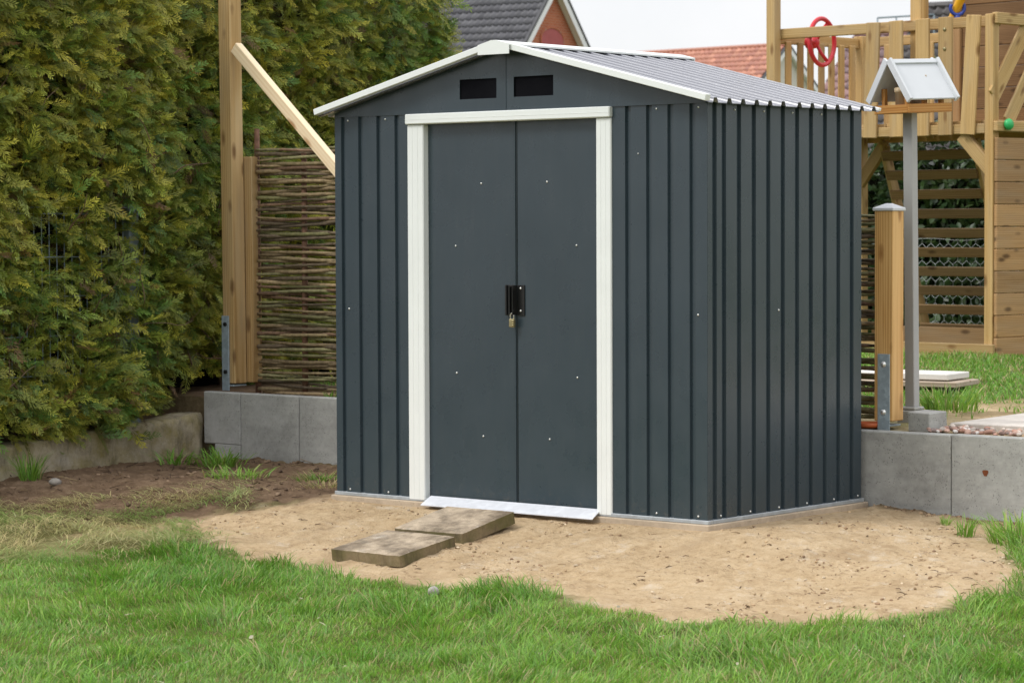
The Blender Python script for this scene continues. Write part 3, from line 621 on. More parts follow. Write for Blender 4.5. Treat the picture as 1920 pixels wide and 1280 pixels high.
for z in (0.595, 0.385):
    mm = MB(); mm.lathe([(0.014, 0), (0.013, 0.003), (0.009, 0.008), (0.004, 0.0105)], 14, Matrix.Translation((0.022, 1.296, z)) @ Vector((0, -1, 0)).to_track_quat('Z', 'Y').to_matrix().to_4x4()); mm.build('bolt', M['screw'], br, True)
m = MB(); m.lathe([(0.05, 0), (0.068, 0.004), (0.075, 0.022), (0.072, 0.022), (0.060, 0.008)], 28, Matrix.Translation((-0.075, 1.335, 0.312))); tag(m.build('plant_saucer', M['terracotta'], None, True), 'small orange plastic saucer on the ground beside the capped gate post', 'saucer')
# bird feeder on a square pole
FX, FY = -0.035, 1.625
bf = thing('bird_feeder', 'grey roofed wooden bird feeder house on a square grey pole', 'bird feeder', (FX, FY, 0.31))
beam('pole', M['feederpost'], bf, (FX + 0.004, FY, 0.385), (FX - 0.012, FY, 1.722), 0.048, 0.048, (0, -1, 0), 0.003)
m = MB(); m.box(FX - 0.048, FX + 0.048, FY - 0.048, FY + 0.048, 0.22, 0.375, 0.005); m.box(FX - 0.042, FX + 0.042, FY - 0.042, FY + 0.042, 0.3755, 0.39, 0.006); m.build('pole_base', M['block'], bf)
RX = Vector((0.348, 0.937, 0)).normalized(); RX = Matrix.Rotation(R(4), 3, 'Z') @ RX; GX = Vector((RX.y, -RX.x, 0))      # ridge direction, and across it towards the camera's right
FB = Matrix((RX, GX, Vector((0, 0, 1)))).transposed().to_4x4(); FB.translation = (FX + 0.004, FY, 1.722)
FB = FB @ Matrix.Rotation(R(-2.5), 4, 'Y')
def fbeam(name, mat, p0, p1, w, t2, n, bev=0.002): return beam(name, mat, bf, p0, p1, w, t2, n, bev, FB)
hr2 = 0.215; ez = 0.040; hw = 0.128; LR = 0.135
for s in (-1, 1):
    nrm = Vector((0, s * (hr2 - ez), hw)).normalized()
    fbeam('roof_panel', M['feeder'], (0, s * hw * 0.5, (hr2 + ez) / 2 ) - 0 * nrm if False else Vector((-LR, s * hw * 0.5, (hr2 + ez) / 2)), Vector((LR, s * hw * 0.5, (hr2 + ez) / 2)), math.hypot(hw, hr2 - ez), 0.010, nrm)
    for e in (-1, 1):
        fbeam('rake_board', M['feeder'], Vector((e * (LR + 0.006), s * (hw + 0.006), ez - 0.006)) + nrm * 0.004, Vector((e * (LR + 0.006), s * 0.004, hr2 + 0.004)) + nrm * 0.004, 0.014, 0.034, nrm)
fbeam('ridge_batten', M['feeder'], (-LR, 0.012, hr2 - 0.003), (LR, 0.012, hr2 - 0.003), 0.024, 0.012, (0, 0.8, 0.6))
for s in (-1, 1):
    fbeam('tray_rail', M['tray'], (-0.128, s * 0.110, 0.002), (0.128, s * 0.110, 0.002), 0.040, 0.014, (0, -s, 0)); fbeam('tray_rail', M['tray'], (s * 0.1205, -0.1025, 0.0015), (s * 0.1205, 0.1025, 0.0015), 0.038, 0.014, (s, 0, 0))
fbeam('tray_floor', M['tray'], (-0.113, 0, -0.010), (0.113, 0, -0.010), 0.205, 0.010, (0, 0, 1))
for a, b2 in ((-0.10, -0.075), (-0.10, 0.075), (0.10, -0.075), (0.10, 0.075), (0.0, 0.075)): fbeam('roof_stay', M['tray'], (a, b2, -0.004), (a, b2, 0.095), 0.020, 0.020, (0, 1, 0))
m = MB(); m.lathe([(0.026, 0.0), (0.026, 0.075), (0.031, 0.076), (0.031, 0.096), (0.02, 0.10)], 18, FB @ Matrix.Translation((-0.06, -0.01, 0.0))); m.build('seed_silo', M['brace'], bf, True)
fbeam('back_wall', M['greyboard'], (0.03, 0, 0.0), (0.03, 0, 0.15), 0.12, 0.008, (1, 0, 0))
# concrete cube
m = MB(); m.box(-0.066, 0.066, -0.055, 0.055, 0.0, 0.086, 0.004); tag(m.build('concrete_cube', M['block'], None, False, Matrix.Translation((0.205, 1.365, 0.306)) @ Matrix.Rotation(R(-14), 4, 'Z') @ Matrix.Rotation(R(3), 4, 'X')), 'small grey concrete block at the foot of the bird feeder pole', 'concrete block')
m = MB(); m.box(0, 1.5, 0, 1.35, -0.06, 0.0, 0.004); tag(m.build('terrace_slab', M['paving'], None, False, Matrix.Translation((0.235, 1.50, 0.335)) @ Matrix.Rotation(R(4.0), 4, 'Z')), 'large pale concrete paving slab behind the pebble strip on the right', 'paving slab')
def rocks(name, pts, label=None, cat=None, kind=None, pal=None, seed=0):
    rr = random.Random(seed); m = MB(); ico = bmesh.new(); bmesh.ops.create_icosphere(ico, subdivisions=2, radius=1); iv = [v.co.copy() for v in ico.verts]; ifc = [tuple(v.index for v in f.verts) for f in ico.faces]; ico.free()
    for p, r in pts:
        q = Matrix.Rotation(rr.uniform(0, 6.3), 3, 'Z') @ Matrix.Rotation(rr.uniform(-.5, .5), 3, 'X'); s = Vector((rr.uniform(.8, 1.3), rr.uniform(.7, 1.1), rr.uniform(.5, .8))); o = Vector((rr.random() * 9, rr.random() * 9, 0))
        vs = []
        for c in iv:
            k = 1 + 0.5 * float(fbm(np.array(c.x * 1.3 + o.x + c.z), np.array(c.y * 1.3 + o.y - c.z), 5, 2)); vs.append(Vector(p) + q @ Vector((c.x * s.x, c.y * s.y, c.z * s.z)) * r * k)
        c = rr.choice(pal); f = rr.uniform(.8, 1.25); m.add(vs, ifc, tuple(min(.9, x * f) for x in c))
    me = m.me(); smooth_by_angle(me, 35); return tag(link(name, me, M['pebble']), label, cat, None, kind)
pts = []
for i in range(260):
    x = random.uniform(0.20, 1.9); y = random.uniform(1.265, 1.49); pts.append(((x, y, 0.312 + random.uniform(0, 0.012)), random.uniform(0.008, 0.019)))
rocks('pebbles', pts, 'reddish and white pebbles in the strip along the low wall', 'pebbles', 'stuff', [(0.42, 0.24, 0.18), (0.55, 0.48, 0.42), (0.34, 0.22, 0.18), (0.62, 0.58, 0.54), (0.28, 0.22, 0.2), (0.5, 0.33, 0.26)], 3)
# boards lying on the grass
wd = thing('wooden_pallet', 'weathered wooden board on short legs lying on the grass', 'wooden board', (-1.15, 3.6, 0.31), R(8))
PB = WM[wd]
beam('deck_board', M['greyboard'], wd, (-0.55, -0.02, 0.060), (0.23, 0.03, 0.058), 0.38, 0.028, (0, 0, 1), 0.004, PB)
for x in (-0.45, 0.12): beam('leg', M['greyboard'], wd, (x, -0.12, 0.02), (x, 0.16, 0.02), 0.045, 0.05, (0, 0, 1), 0.003, PB)
tag(beam('white_panel', M['whiteboard'], None, (-1.75, 3.56, 0.408), (-0.985, 3.67, 0.405), 0.30, 0.034, (0, 0, 1), 0.005), 'off-white rectangular panel lying on top of the weathered wooden board', 'panel')

# ------------------------------------------------------------------ climbing frame
PO = Vector((-2.65, 6.95, 0.31))
cf = thing('climbing_frame', 'timber climbing frame with platform, railings, ladder and red steering wheel', 'climbing frame', PO, R(-8))
CF = WM[cf]; P1 = M['play']; P2 = M['playdark']
def B(name, p0, p1, w, t2, n=(0, -1, 0), mat=None, bev=0.004, parent=None): return beam(name, mat or P1, parent or cf, p0, p1, w, t2, n, bev, CF)
B('corner_post', (-0.034, 0.036, 0.0), (-0.034, 0.036, 2.290), 0.068, 0.068)
B('corner_post', (-1.975, 0.036, 0.0), (-1.975, 0.036, 3.4), 0.082, 0.068)
B('corner_post', (-1.98, 1.0, 0.0), (-1.98, 1.0, 2.29), 0.085, 0.07)
B('corner_post', (-0.034, 1.0, 0.0), (-0.034, 1.0, 3.4), 0.068, 0.068)
B('roof_post', (-0.735, 0.145, 1.6), (-0.735, 0.145, 3.4), 0.092, 0.09)
B('platform_beam', (-2.02, 0.022, 1.535), (-0.069, 0.022, 1.535), 0.066, 0.040); B('platform_beam', (-2.02, 1.06, 1.535), (0.02, 1.06, 1.535), 0.066, 0.040)
B('platform_beam', (-0.020, 0.075, 1.545), (-0.020, 0.96, 1.545), 0.066, 0.040, (1, 0, 0)); B('platform_beam', (-1.98, 0.075, 1.545), (-1.98, 0.96, 1.545), 0.066, 0.040, (1, 0, 0))
m = MB()
for k in range(17): m.box(-1.99 + k * 0.1165, -1.99 + k * 0.1165 + 0.11, 0.045, 1.035, 1.570, 1.592, 0.002)
link('platform_floor', m.me(), P1, cf, CF)
B('front_rail', (-2.075, 0.092, 2.262), (-0.07, 0.092, 2.250), 0.070, 0.042) if False else B('front_rail', (-2.075, 0.022 + 0.072, 2.266), (-0.02, 0.094, 2.249), 0.072, 0.042)
B('side_rail', (-0.001, 0.02, 2.262), (0.005, 1.05, 2.255), 0.074, 0.045, (1, 0, 0)); B('side_rail', (-1.985, 0.08, 2.236), (-1.985, 0.96, 2.236), 0.074, 0.040, (1, 0, 0)); B('back_rail', (-2.02, 1.055, 2.245), (-0.9, 1.055, 2.245), 0.070, 0.040)
for a0, a1, b0, b1 in ((-1.069, -0.952, -1.096, -0.982), (-0.871, -0.752, -0.863, -0.748), (-0.638, -0.521, -0.636, -0.525), (-0.442, -0.325, -0.443, -0.325), (-0.203, -0.088, -0.255, -0.139)):
    B('baluster', ((b0 + b1) / 2, -0.011, 1.497), ((a0 + a1) / 2, -0.011, 2.288), 0.117, 0.020)
for v in (0.17, 0.30, 0.41, 0.53, 0.64, 0.75, 0.87): B('baluster', (-1.955, v, 1.52), (-1.955, v, 2.215), 0.060, 0.020, (1, 0, 0))
for u in (-1.75, -1.35): B('baluster', (u, 1.03, 1.52), (u, 1.03, 2.22), 0.060, 0.020, (0, -1, 0))
for u, w in ((-0.384, 2.205), (-0.384, 2.075)):
    m = MB(); m.lathe([(0.014, 0), (0.012, 0.006), (0.005, 0.009)], 10, CF @ Matrix.Translation((u, -0.021, w)) @ Vector((0, -1, 0)).to_track_quat('Z', 'Y').to_matrix().to_4x4()); m.build('bolt', M['brass'], cf, True)
B('knee_brace', (-0.285, 0.045, 1.50), (-0.045, 0.045, 1.26), 0.095, 0.04); B('knee_brace', (-1.985, 0.96, 1.18), (-1.985, 0.70, 1.50), 0.09, 0.04, (1, 0, 0)); B('knee_brace', (-1.70, 0.95, 1.50), (-1.95, 0.95, 1.20), 0.09, 0.04)
B('ground_plank', (-1.95, -0.014, 0.040), (0.03, -0.014, 0.044), 0.122, 0.026); B('ground_plank', (-1.95, 1.10, 0.10), (0.0, 1.10, 0.10), 0.115, 0.026, (0, -1, 0), P2)
# ladder leaning from the back of the platform
lt = Vector((0, 0.93, 1.50)); lb = Vector((0, 1.47, 0.0)); ld = (lb - lt).normalized(); ln = Vector((0, ld.z, -ld.y)); ln = ln if ln.y < 0 else -ln
for u in (-1.705, -0.865): B('ladder_stringer', (u, lt.y, lt.z), (u, lb.y, lb.z), 0.034, 0.085, ln)
for k in range(10):
    p = lt + (lb - lt) * (0.055 + 0.0935 * k) + ln * 0.052; B('ladder_step', (-1.70, p.y, p.z), (-0.87, p.y, p.z), 0.072, 0.018, ln, M['playstep_shade'])
# right side: boarded climbing wall, cross braces, hold
for k in range(10):
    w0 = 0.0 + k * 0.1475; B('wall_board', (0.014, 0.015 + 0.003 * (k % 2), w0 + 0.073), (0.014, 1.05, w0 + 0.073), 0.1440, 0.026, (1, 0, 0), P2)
    if k > 0: pass
B('end_beam', (0.020, 0.004, 1.548), (0.020, 1.05, 1.548), 0.066, 0.038, (1, 0, 0))
B('cross_brace', (-0.010, 0.02, 1.745), (-0.010, 0.46, 2.345 - 0.02), 0.118, 0.020, (1, 0, 0)); B('cross_brace', (-0.010, 0.18, 1.58), (-0.010, 0.62, 2.20), 0.110, 0.020, (1, 0, 0))
m = MB(); m.lathe([(0.018, 0), (0.036, 0.006), (0.040, 0.022), (0.030, 0.038), (0.012, 0.045)], 16, CF @ Matrix.Translation((0.039, 0.10, 1.560)) @ Matrix.Rotation(R(90), 4, 'Y')); m.build('climbing_hold', M['green'], cf, True)
for k in range(10): B('back_board', (-1.02, 0.955, 1.64 + k * 0.148), (0.10, 0.955, 1.64 + k * 0.148), 0.145, 0.022, (0, -1, 0), M['playback_shade'])
B('back_batten', (-1.03, 0.93, 1.55), (-1.03, 0.93, 3.1), 0.065, 0.03, (0, -1, 0), P2)
# unseen roof board above the tower, added to shade the boards below
for s in (0, 1):
    B('roof_shade_board', (-2.15, 0.52, 3.95), (0.15, 0.52, 3.95), 0.3, 0.02, (0, 0, 1), P2) if s == 0 else None
# steering wheel
wc = CF @ Matrix.Translation((-1.715, 0.262, 2.205)) @ Matrix.Rotation(R(9), 4, 'Z') @ Matrix.Rotation(R(90), 4, 'Y')
m = MB(); rw = 0.165; m.tube([wc @ Vector((rw * math.cos(a), rw * math.sin(a), 0)) for a in np.linspace(0, 2 * math.pi, 49)], 0.0165, 10, False)
wh = m.build('steering_wheel', M['red'], cf, True)
m = MB()
for k in range(3):
    a = R(30 + 120 * k); m.tube([wc @ Vector((0.02 * math.cos(a), 0.02 * math.sin(a), -0.05)), wc @ Vector((0.09 * math.cos(a), 0.09 * math.sin(a), -0.035)), wc @ Vector((rw * math.cos(a), rw * math.sin(a), 0))], 0.013, 8)
m.build('spoke', M['red'], wh, True)
m = MB(); m.lathe([(0.045, -0.12), (0.045, -0.06), (0.04, -0.045), (0.02, -0.035)], 18, wc); m.build('hub', M['red'], wh, True)
# telescope
tp = CF @ Vector((-0.405, 0.11, 2.315)); ax = (CF.to_3x3() @ Vector((0.42, -0.10, 0.62))).normalized()
m = MB(); m.tube([tp - ax * 0.14, tp - ax * 0.06, tp - ax * 0.059, tp + ax * 0.14, tp + ax * 0.141, tp + ax * 0.34], [0.024, 0.024, 0.030, 0.030, 0.037, 0.037], 18); te = m.build('telescope', M['yellow'], cf)
sd = ax.cross(Vector((0.64, -0.77, 0))).normalized(); up2 = ax
m = MB(); nn = ax.orthogonal().normalized(); pp = tp + ax * 0.045; f2 = Vector((0.64, -0.77, 0)); f2 = (f2 - ax * f2.dot(ax)).normalized(); s2 = ax.cross(f2)
vw = Vector((0.638, -0.77, 0)); rr_ = Vector((0.77, 0.638, 0))
m.tube([pp + (rr_ * math.cos(a) + Vector((0, 0, 1)) * math.sin(a)) * 0.046 + vw * 0.02 for a in np.linspace(R(150), R(395), 20)], 0.0125, 8)
m.tube([pp - Vector((0, 0, 0.045)) + vw * 0.02, pp - Vector((0, 0, 0.085)) + vw * 0.0], [0.016, 0.030], 10); m.build('telescope_bracket', M['blue'], te, True)

# chicken wire fence behind the ladder
cw = MB(); cell = 0.085; hz = 0.056
for row in range(12):
    z = 0.36 + row * hz * 1.15
    for k in range(25):
        x = -2.05 + k * cell + (row % 2) * cell / 2; A0 = CF @ Vector((x, 1.75, z - PO.z)); 
        for dx, dz in ((0, hz * 0.6), (cell / 2, -hz * 0.55), (-cell / 2, -hz * 0.55)):
            cw.tube([A0, CF @ Vector((x + dx, 1.75 + random.uniform(-.006, .006), z + dz - PO.z))], 0.0016, 3, False)
for z in (0.36, 0.72, 1.10): cw.tube([CF @ Vector((-2.1 + 0.1 * i, 1.75, z - PO.z + 0.008 * math.sin(i))) for i in range(22)], 0.0022, 4)
tag(cw.build('chicken_wire_fence', M['wire']), 'galvanised chicken wire fence behind the climbing frame ladder', 'wire fence')

# ------------------------------------------------------------------ fence inside the left hedge
mf = thing('mesh_fence', 'grey double bar mesh fence half buried in the conifer hedge', 'fence', (-4.245, 0.5, 0.2))
m = MB()
for i in range(54):
    y = -1.8 + i * 0.05
    m.tube([(-4.235, y, 0.24), (-4.235, y, 1.315)], 0.003, 5)
for z in (0.26, 0.46, 0.66, 0.86, 1.06, 1.28, 1.312):
    for dx in (-0.006, 0.006): m.tube([(-4.235 + dx, -1.8, z), (-4.235 + dx, 0.88, z)], 0.0035, 5)
m.build('mesh_panel', M['fencewire'], mf)
for y in (0.762, -1.75): mm = MB(); mm.box(-4.275, -4.215, y - 0.034, y + 0.034, 0.15, 1.33, 0.004); mm.build('fence_post', M['fencewire'], mf)

# ------------------------------------------------------------------ leaves, fronds and grass
def frond_variant(rr):
    """a flat conifer spray along +Y, unit length: axis, side branchlets, sub-branchlets, each a narrow diamond"""
    V = []; Q = []; T = []
    def dia(p, d, L, w, t0, t1):
        d = d / np.linalg.norm(d); n = np.array([-d[1], d[0]]); b = len(V)
        zc = -0.25
        for q, tt in ((p, t0), (p + d * L * 0.5 + n * w, (t0 + t1) / 2), (p + d * L, t1), (p + d * L * 0.5 - n * w, (t0 + t1) / 2)):
            V.append((q[0], q[1], zc * q[1] ** 2 + 0.10 * abs(q[0]) * rr.uniform(-1, 1))); T.append(tt)
        Q.append((b, b + 1, b + 2, b + 3))
    dia(np.array([0., 0.]), np.array([0., 1.]), 1.0, 0.022, 0.0, 1.0); n = 10
    for i in range(n):
        f = 0.06 + 0.86 * i / (n - 1); s = -1 if i % 2 else 1
        for sd in (s, -s) if rr.random() < 0.8 else (s,):
            L = (0.34 * (1 - f) ** 0.75 + 0.09) * rr.uniform(0.7, 1.25) * min(1, 0.5 + f * 2.2); an = R(rr.uniform(30, 50)); d = np.array([sd * math.sin(an), math.cos(an)]); p = np.array([0, f + rr.uniform(-.02, .02)])
            dia(p, d, L, 0.021, f * 0.6, 0.5 + f * 0.5)
            if L > 0.22 and rr.random() < 0.6:
                a2 = an + R(rr.choice((-1, 1)) * rr.uniform(28, 40)); dia(p + d * L * rr.uniform(.35, .6), np.array([sd * math.sin(a2), math.cos(a2)]), L * rr.uniform(0.35, 0.55), 0.018, 0.3 + f * 0.4, 0.6 + f * 0.4)
    return np.array(V), np.array(Q), np.array(T)
rrv = random.Random(5); VAR = [frond_variant(rrv) for _ in range(8)]
def place_fronds(P, D, N, S, C0, C1, seed=0):
    """P positions, D axis directions, N plane normals, S sizes, C0/C1 colours at root and tip"""
    r = np.random.default_rng(seed); which = r.integers(0, len(VAR), len(P)); VV = []; QQ = []; TT = []; off = 0
    D = D / np.linalg.norm(D, axis=1, keepdims=True); X = np.cross(D, N); X /= np.linalg.norm(X, axis=1, keepdims=True) + 1e-9; Z = np.cross(X, D)
    for k, (v, q, tt) in enumerate(VAR):
        m = np.where(which == k)[0]
        if not len(m): continue
        fl = r.choice([-1.0, 1.0], len(m))
        w = P[m, None, :] + S[m, None, None] * (v[None, :, 0:1] * fl[:, None, None] * X[m, None, :] + v[None, :, 1:2] * D[m, None, :] + v[None, :, 2:3] * Z[m, None, :])
        c = C0[m, None, :] * (1 - tt[None, :, None]) + C1[m, None, :] * tt[None, :, None]
        VV.append(w.reshape(-1, 3)); TT.append(c.reshape(-1, 3)); QQ.append((q[None] + (np.arange(len(m)) * len(v))[:, None, None] + off).reshape(-1, 4)); off += len(m) * len(v)
    return np.concatenate(VV), np.concatenate(QQ), np.concatenate(TT)

# conifer hedge along the left boundary
def hedge_face(y, z):
    """outer face x of the hedge, lumpy; it bends back at the far end"""
    x = -4.16 + 0.20 * fbm(y * 1.7, z * 1.7, 51) + 0.13 * fbm(y * 4.5, z * 4.5, 52)
    endy = 3.86 - 0.25 * np.clip(z - 2.2, 0, 1) + 0.10 * fbm(z * 3, z * 0 + 1, 53)
    d = np.clip((y - (endy - 0.55)) / 0.55, 0, 1); x = x - 0.75 * d ** 2.2
    x = x - 0.10 * np.clip((0.75 - z) / 0.5, 0, 1) * (y > 0.6) - 0.17 * np.clip((y - 0.85) / 0.4, 0, 1)
    return x
NC = 6900
cy_ = rng.uniform(-1.6, 3.98, NC); cz_ = rng.uniform(0.22, 2.78, NC)
hole = ((np.abs(cy_ - 0.30) < 0.24) & (np.abs(cz_ - 1.22) < 0.13)) | ((np.abs(cy_ - 0.77) < 0.17) & (cz_ < 0.66)) | ((np.abs(cy_ - 0.05) < 0.28) & (cz_ < 0.55)) | ((np.abs(cy_ - 0.10) < 0.16) & (np.abs(cz_ - 0.98) < 0.09))
hole &= rng.random(NC) < 0.55
keep = ~hole & (cz_ > 0.42) | ~hole & (cy_ < 1.25) & (rng.random(NC) < 0.75); cy_ = cy_[keep]; cz_ = cz_[keep]; NC = len(cy_)
inner = rng.random(NC) < 0.42; cx_ = hedge_face(cy_, cz_) - np.abs(rng.normal(0, 0.05, NC)) - inner * rng.uniform(0.22, 0.36, NC)
low = rng.random(NC) < 0.055; low &= cy_ < 2.0; cy_ = np.where(low, rng.uniform(-1.4, 0.72, NC), cy_); cz_ = np.where(low, rng.uniform(0.20, 0.44, NC), cz_); cx_ = np.where(low, rng.uniform(-4.22, -4.09, NC), cx_); inner = inner & ~low
cd = np.stack([rng.uniform(0.35, 1.0, NC), rng.normal(0.25, 0.6, NC), rng.normal(0.0, 0.42, NC)], -1)
big = vnoise(cy_ * 1.3, cz_ * 1.3, 71)
brc = rng.uniform(0.7, 1.35, NC); NF = 6; P = []; browni = inner * 0.30; D = []; Nn = []; S = []; C0 = []; C1 = []
for k in range(NF):
    j = rng.normal(0, 0.030, (NC, 3)); P.append(np.stack([cx_, cy_, cz_], -1) + j * [0.8, 1.2, 1.2] - cd * 0.03)
    d = cd + rng.normal(0, 0.34, (NC, 3)); d[:, 2] -= 0.10; D.append(d)
    Nn.append(np.stack([rng.normal(0.35, 0.5, NC), rng.normal(-0.35, 0.6, NC), rng.normal(0.55, 0.5, NC)], -1)); S.append(rng.uniform(0.085, 0.185, NC) * rng.uniform(0.7, 1.0, NC))
    hue = np.clip(rng.normal(0.42, 0.26, NC) + 0.5 * (big - 0.5), 0, 1)[:, None]
    br = (rng.uniform(0.65, 1.3, NC) * brc)[:, None]
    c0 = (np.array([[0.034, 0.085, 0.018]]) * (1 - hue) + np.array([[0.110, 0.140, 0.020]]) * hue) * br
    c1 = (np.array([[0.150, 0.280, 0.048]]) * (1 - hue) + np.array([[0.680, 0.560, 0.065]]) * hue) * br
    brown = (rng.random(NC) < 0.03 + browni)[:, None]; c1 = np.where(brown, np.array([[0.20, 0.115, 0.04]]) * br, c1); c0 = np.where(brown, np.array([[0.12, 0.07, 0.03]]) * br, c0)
    C0.append(c0); C1.append(c1)
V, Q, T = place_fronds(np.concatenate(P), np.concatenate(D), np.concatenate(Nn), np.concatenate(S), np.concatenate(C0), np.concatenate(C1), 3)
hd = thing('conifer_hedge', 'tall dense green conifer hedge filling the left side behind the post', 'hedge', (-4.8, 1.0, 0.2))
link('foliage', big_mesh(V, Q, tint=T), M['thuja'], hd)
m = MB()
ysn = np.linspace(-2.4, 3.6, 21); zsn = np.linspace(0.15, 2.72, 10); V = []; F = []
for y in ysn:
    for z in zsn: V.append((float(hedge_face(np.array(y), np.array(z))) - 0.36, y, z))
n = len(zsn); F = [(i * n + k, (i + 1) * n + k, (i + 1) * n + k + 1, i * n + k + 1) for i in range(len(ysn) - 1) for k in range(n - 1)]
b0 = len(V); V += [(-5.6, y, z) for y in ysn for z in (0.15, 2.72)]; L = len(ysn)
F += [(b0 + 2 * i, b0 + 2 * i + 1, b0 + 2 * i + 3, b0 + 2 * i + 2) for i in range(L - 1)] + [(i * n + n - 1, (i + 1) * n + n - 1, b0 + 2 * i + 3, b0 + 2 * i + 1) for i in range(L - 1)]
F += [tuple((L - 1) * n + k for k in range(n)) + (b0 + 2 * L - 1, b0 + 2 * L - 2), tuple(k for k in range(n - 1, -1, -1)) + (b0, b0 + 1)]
link('dark_core', mesh(V, F, False), M['core'], hd)  # solid backing added behind the fronds to block light and darken gaps
m = MB(); rr = random.Random(4)
for i in range(120):
    y = rr.uniform(-1.4, 2.9); z = rr.uniform(0.25, 1.9) if i < 80 else rr.uniform(0.25, 0.8); x = float(hedge_face(np.array(y), np.array(z))) - rr.uniform(-0.04, 0.12); p = Vector((x, y, z)); d = Vector((rr.uniform(-.2, .35), rr.uniform(-.6, .6), rr.uniform(.1, 1))).normalized(); pts = [p]
    for k in range(6): d = (d + Vector((rr.gauss(0, .25), rr.gauss(0, .25), rr.gauss(0, .2)))).normalized(); p = p + d * rr.uniform(.03, .06); pts.append(p)
    m.tube(pts, np.linspace(rr.uniform(.003, .006), 0.0012, len(pts)), 5, True, rr.choice([(0.16, 0.10, 0.06), (0.20, 0.14, 0.09), (0.12, 0.075, 0.05)]))
m.build('twigs', M['twig'], hd, True)['kind'] = 'stuff'
m = MB()
for i in range(9): y = -1.5 + i * 0.55; m.tube([(-4.62, y, 0.1), (-4.6, y + .02, 1.2), (-4.65, y, 2.4)], [0.05, 0.04, 0.02], 9, True, (0.12, 0.08, 0.055))
m.build('stems', M['twig'], hd, True)

def blades(P, H, Wd, lean, azi, C, curve=0.5, seed=0, droop=0.0):
    """grass blades: seven verts each (three tapering segments); lean is the tip's sideways reach over its height"""
    n = len(P); la = np.stack([np.cos(azi), np.sin(azi), np.zeros(n)], -1); r = np.random.default_rng(seed); wa = azi + np.pi / 2 + r.normal(0, .5, n); wv = np.stack([np.cos(wa), np.sin(wa), np.zeros(n)], -1)
    up = np.array([0, 0, 1.0]); V = np.empty((n, 7, 3), np.float32)
    for k, (f, w) in enumerate(((0.0, 0.8), (0.4, 1.0), (0.75, 0.65))):
        c = P + up * (H * (f - droop * f * f))[:, None] + la * (H * lean * f ** 1.7)[:, None]
        V[:, 2 * k] = c - wv * (Wd * w / 2)[:, None]; V[:, 2 * k + 1] = c + wv * (Wd * w / 2)[:, None]
    V[:, 6] = P + up * (H * (1 - droop) * (1 - 0.12 * lean))[:, None] + la * (H * lean)[:, None]
    b = (np.arange(n) * 7)[:, None]
    q = np.concatenate([b + [0, 1, 3, 2], b + [2, 3, 5, 4]]); t = b + [4, 5, 6]
    Cc = np.repeat(C, 7, 0)
    return V.reshape(-1, 3), q, t, Cc
def grass_cols(n, X, Y, seed, dry=0.10):
    r = np.random.default_rng(seed); patch = vnoise(X * 1.6, Y * 1.6, seed)[:, None] * 0.6 + vnoise(X * 5, Y * 5, seed + 1)[:, None] * 0.4
    c = np.array([[0.090, 0.255, 0.018]]) * (1 - patch) + np.array([[0.290, 0.490, 0.085]]) * patch
    c = c * r.uniform(0.62, 1.40, (n, 1)); c[:, 0] *= r.uniform(0.85, 1.2, n)
    d = (r.random(n) < dry * (0.4 + 1.4 * vnoise(X * 3, Y * 3, seed + 7)))[:, None]
    return np.where(d, np.array([[0.50, 0.42, 0.20]]) * r.uniform(.7, 1.2, (n, 1)), c)
LAWN = [(x + 0.0, y) for x, y in edge[3:]] + [(2.2, 1.15), (4.5, 1.15), (4.5, -6), (-4.1, -6), (-4.1, -2.7), (-3.0, -2.0), (-2.32, -1.66), (-2.12, -1.36), (-1.98, -1.10), (-1.86, -0.98)]
def in_view(X, Y, mg=0.8):
    dx = X - 6.308; dy = Y + 8.837; dep = -0.6378 * dx + 0.7691 * dy; lat = 0.7698 * dx + 0.6382 * dy
    return (dep > 6.6) & (np.abs(lat) < dep * 0.19 + mg)
def lawn_layer(NB, dens, hf, wr, lean0, seed):
    X = rng.uniform(-4.1, 4.2, NB); Y = rng.uniform(-4.6, 1.2, NB); jx = fbm(X * 7, Y * 7, 131) * 0.22 + fbm(X * 23, Y * 23, 133) * 0.12; jy = fbm(X * 7, Y * 7, 132) * 0.22 + fbm(X * 23, Y * 23, 134) * 0.12
    k = inside(X + jx, Y + jy, LAWN) & in_view(X, Y); X = X[k]; Y = Y[k]
    k = rng.random(len(X)) < dens(X, Y); X = X[k]; Y = Y[k]; n = len(X)
    H = hf(X, Y, n); azi = 6.28 * vnoise(X * 3.2, Y * 3.2, 153) * 1.6 + rng.normal(0, 1.1, n); lean = np.clip(rng.normal(lean0, 0.4, n), 0.05, 2.2)
    return blades(np.stack([X, Y, gz(X, Y) - 0.004], -1), H, rng.uniform(wr[0], wr[1], n), lean, azi, grass_cols(n, X, Y, seed, 0.10), seed=seed)
clump = lambda X, Y: np.clip((vnoise(X * 6.5, Y * 6.5, 152) * 0.6 + vnoise(X * 2.2, Y * 2.2, 151) * 0.5 - 0.42) * 3.2, 0, 1)
L1 = lawn_layer(640000, lambda X, Y: 0.45 + 0.6 * vnoise(X * 9, Y * 9, 141), lambda X, Y, n: (0.024 + 0.014 * clump(X, Y)) * rng.uniform(0.6, 1.3, n), (0.0019, 0.0036), 0.7, 160)
L2 = lawn_layer(330000, lambda X, Y: 0.10 + 0.55 * clump(X, Y), lambda X, Y, n: (0.030 + 0.036 * clump(X, Y)) * rng.uniform(0.7, 1.35, n), (0.0026, 0.0048), 0.95, 161)
V = np.concatenate([L1[0], L2[0]]); o = len(L1[0]); q = np.concatenate([L1[1], L2[1] + o]); tr = np.concatenate([L1[2], L2[2] + o]); C = np.concatenate([L1[3], L2[3]]); print('lawn blades', len(V) // 7)
tag(link('lawn_grass', big_mesh(V, q, tr, C), M['grass']), 'short bright green lawn grass in the foreground', 'grass', None, 'stuff')
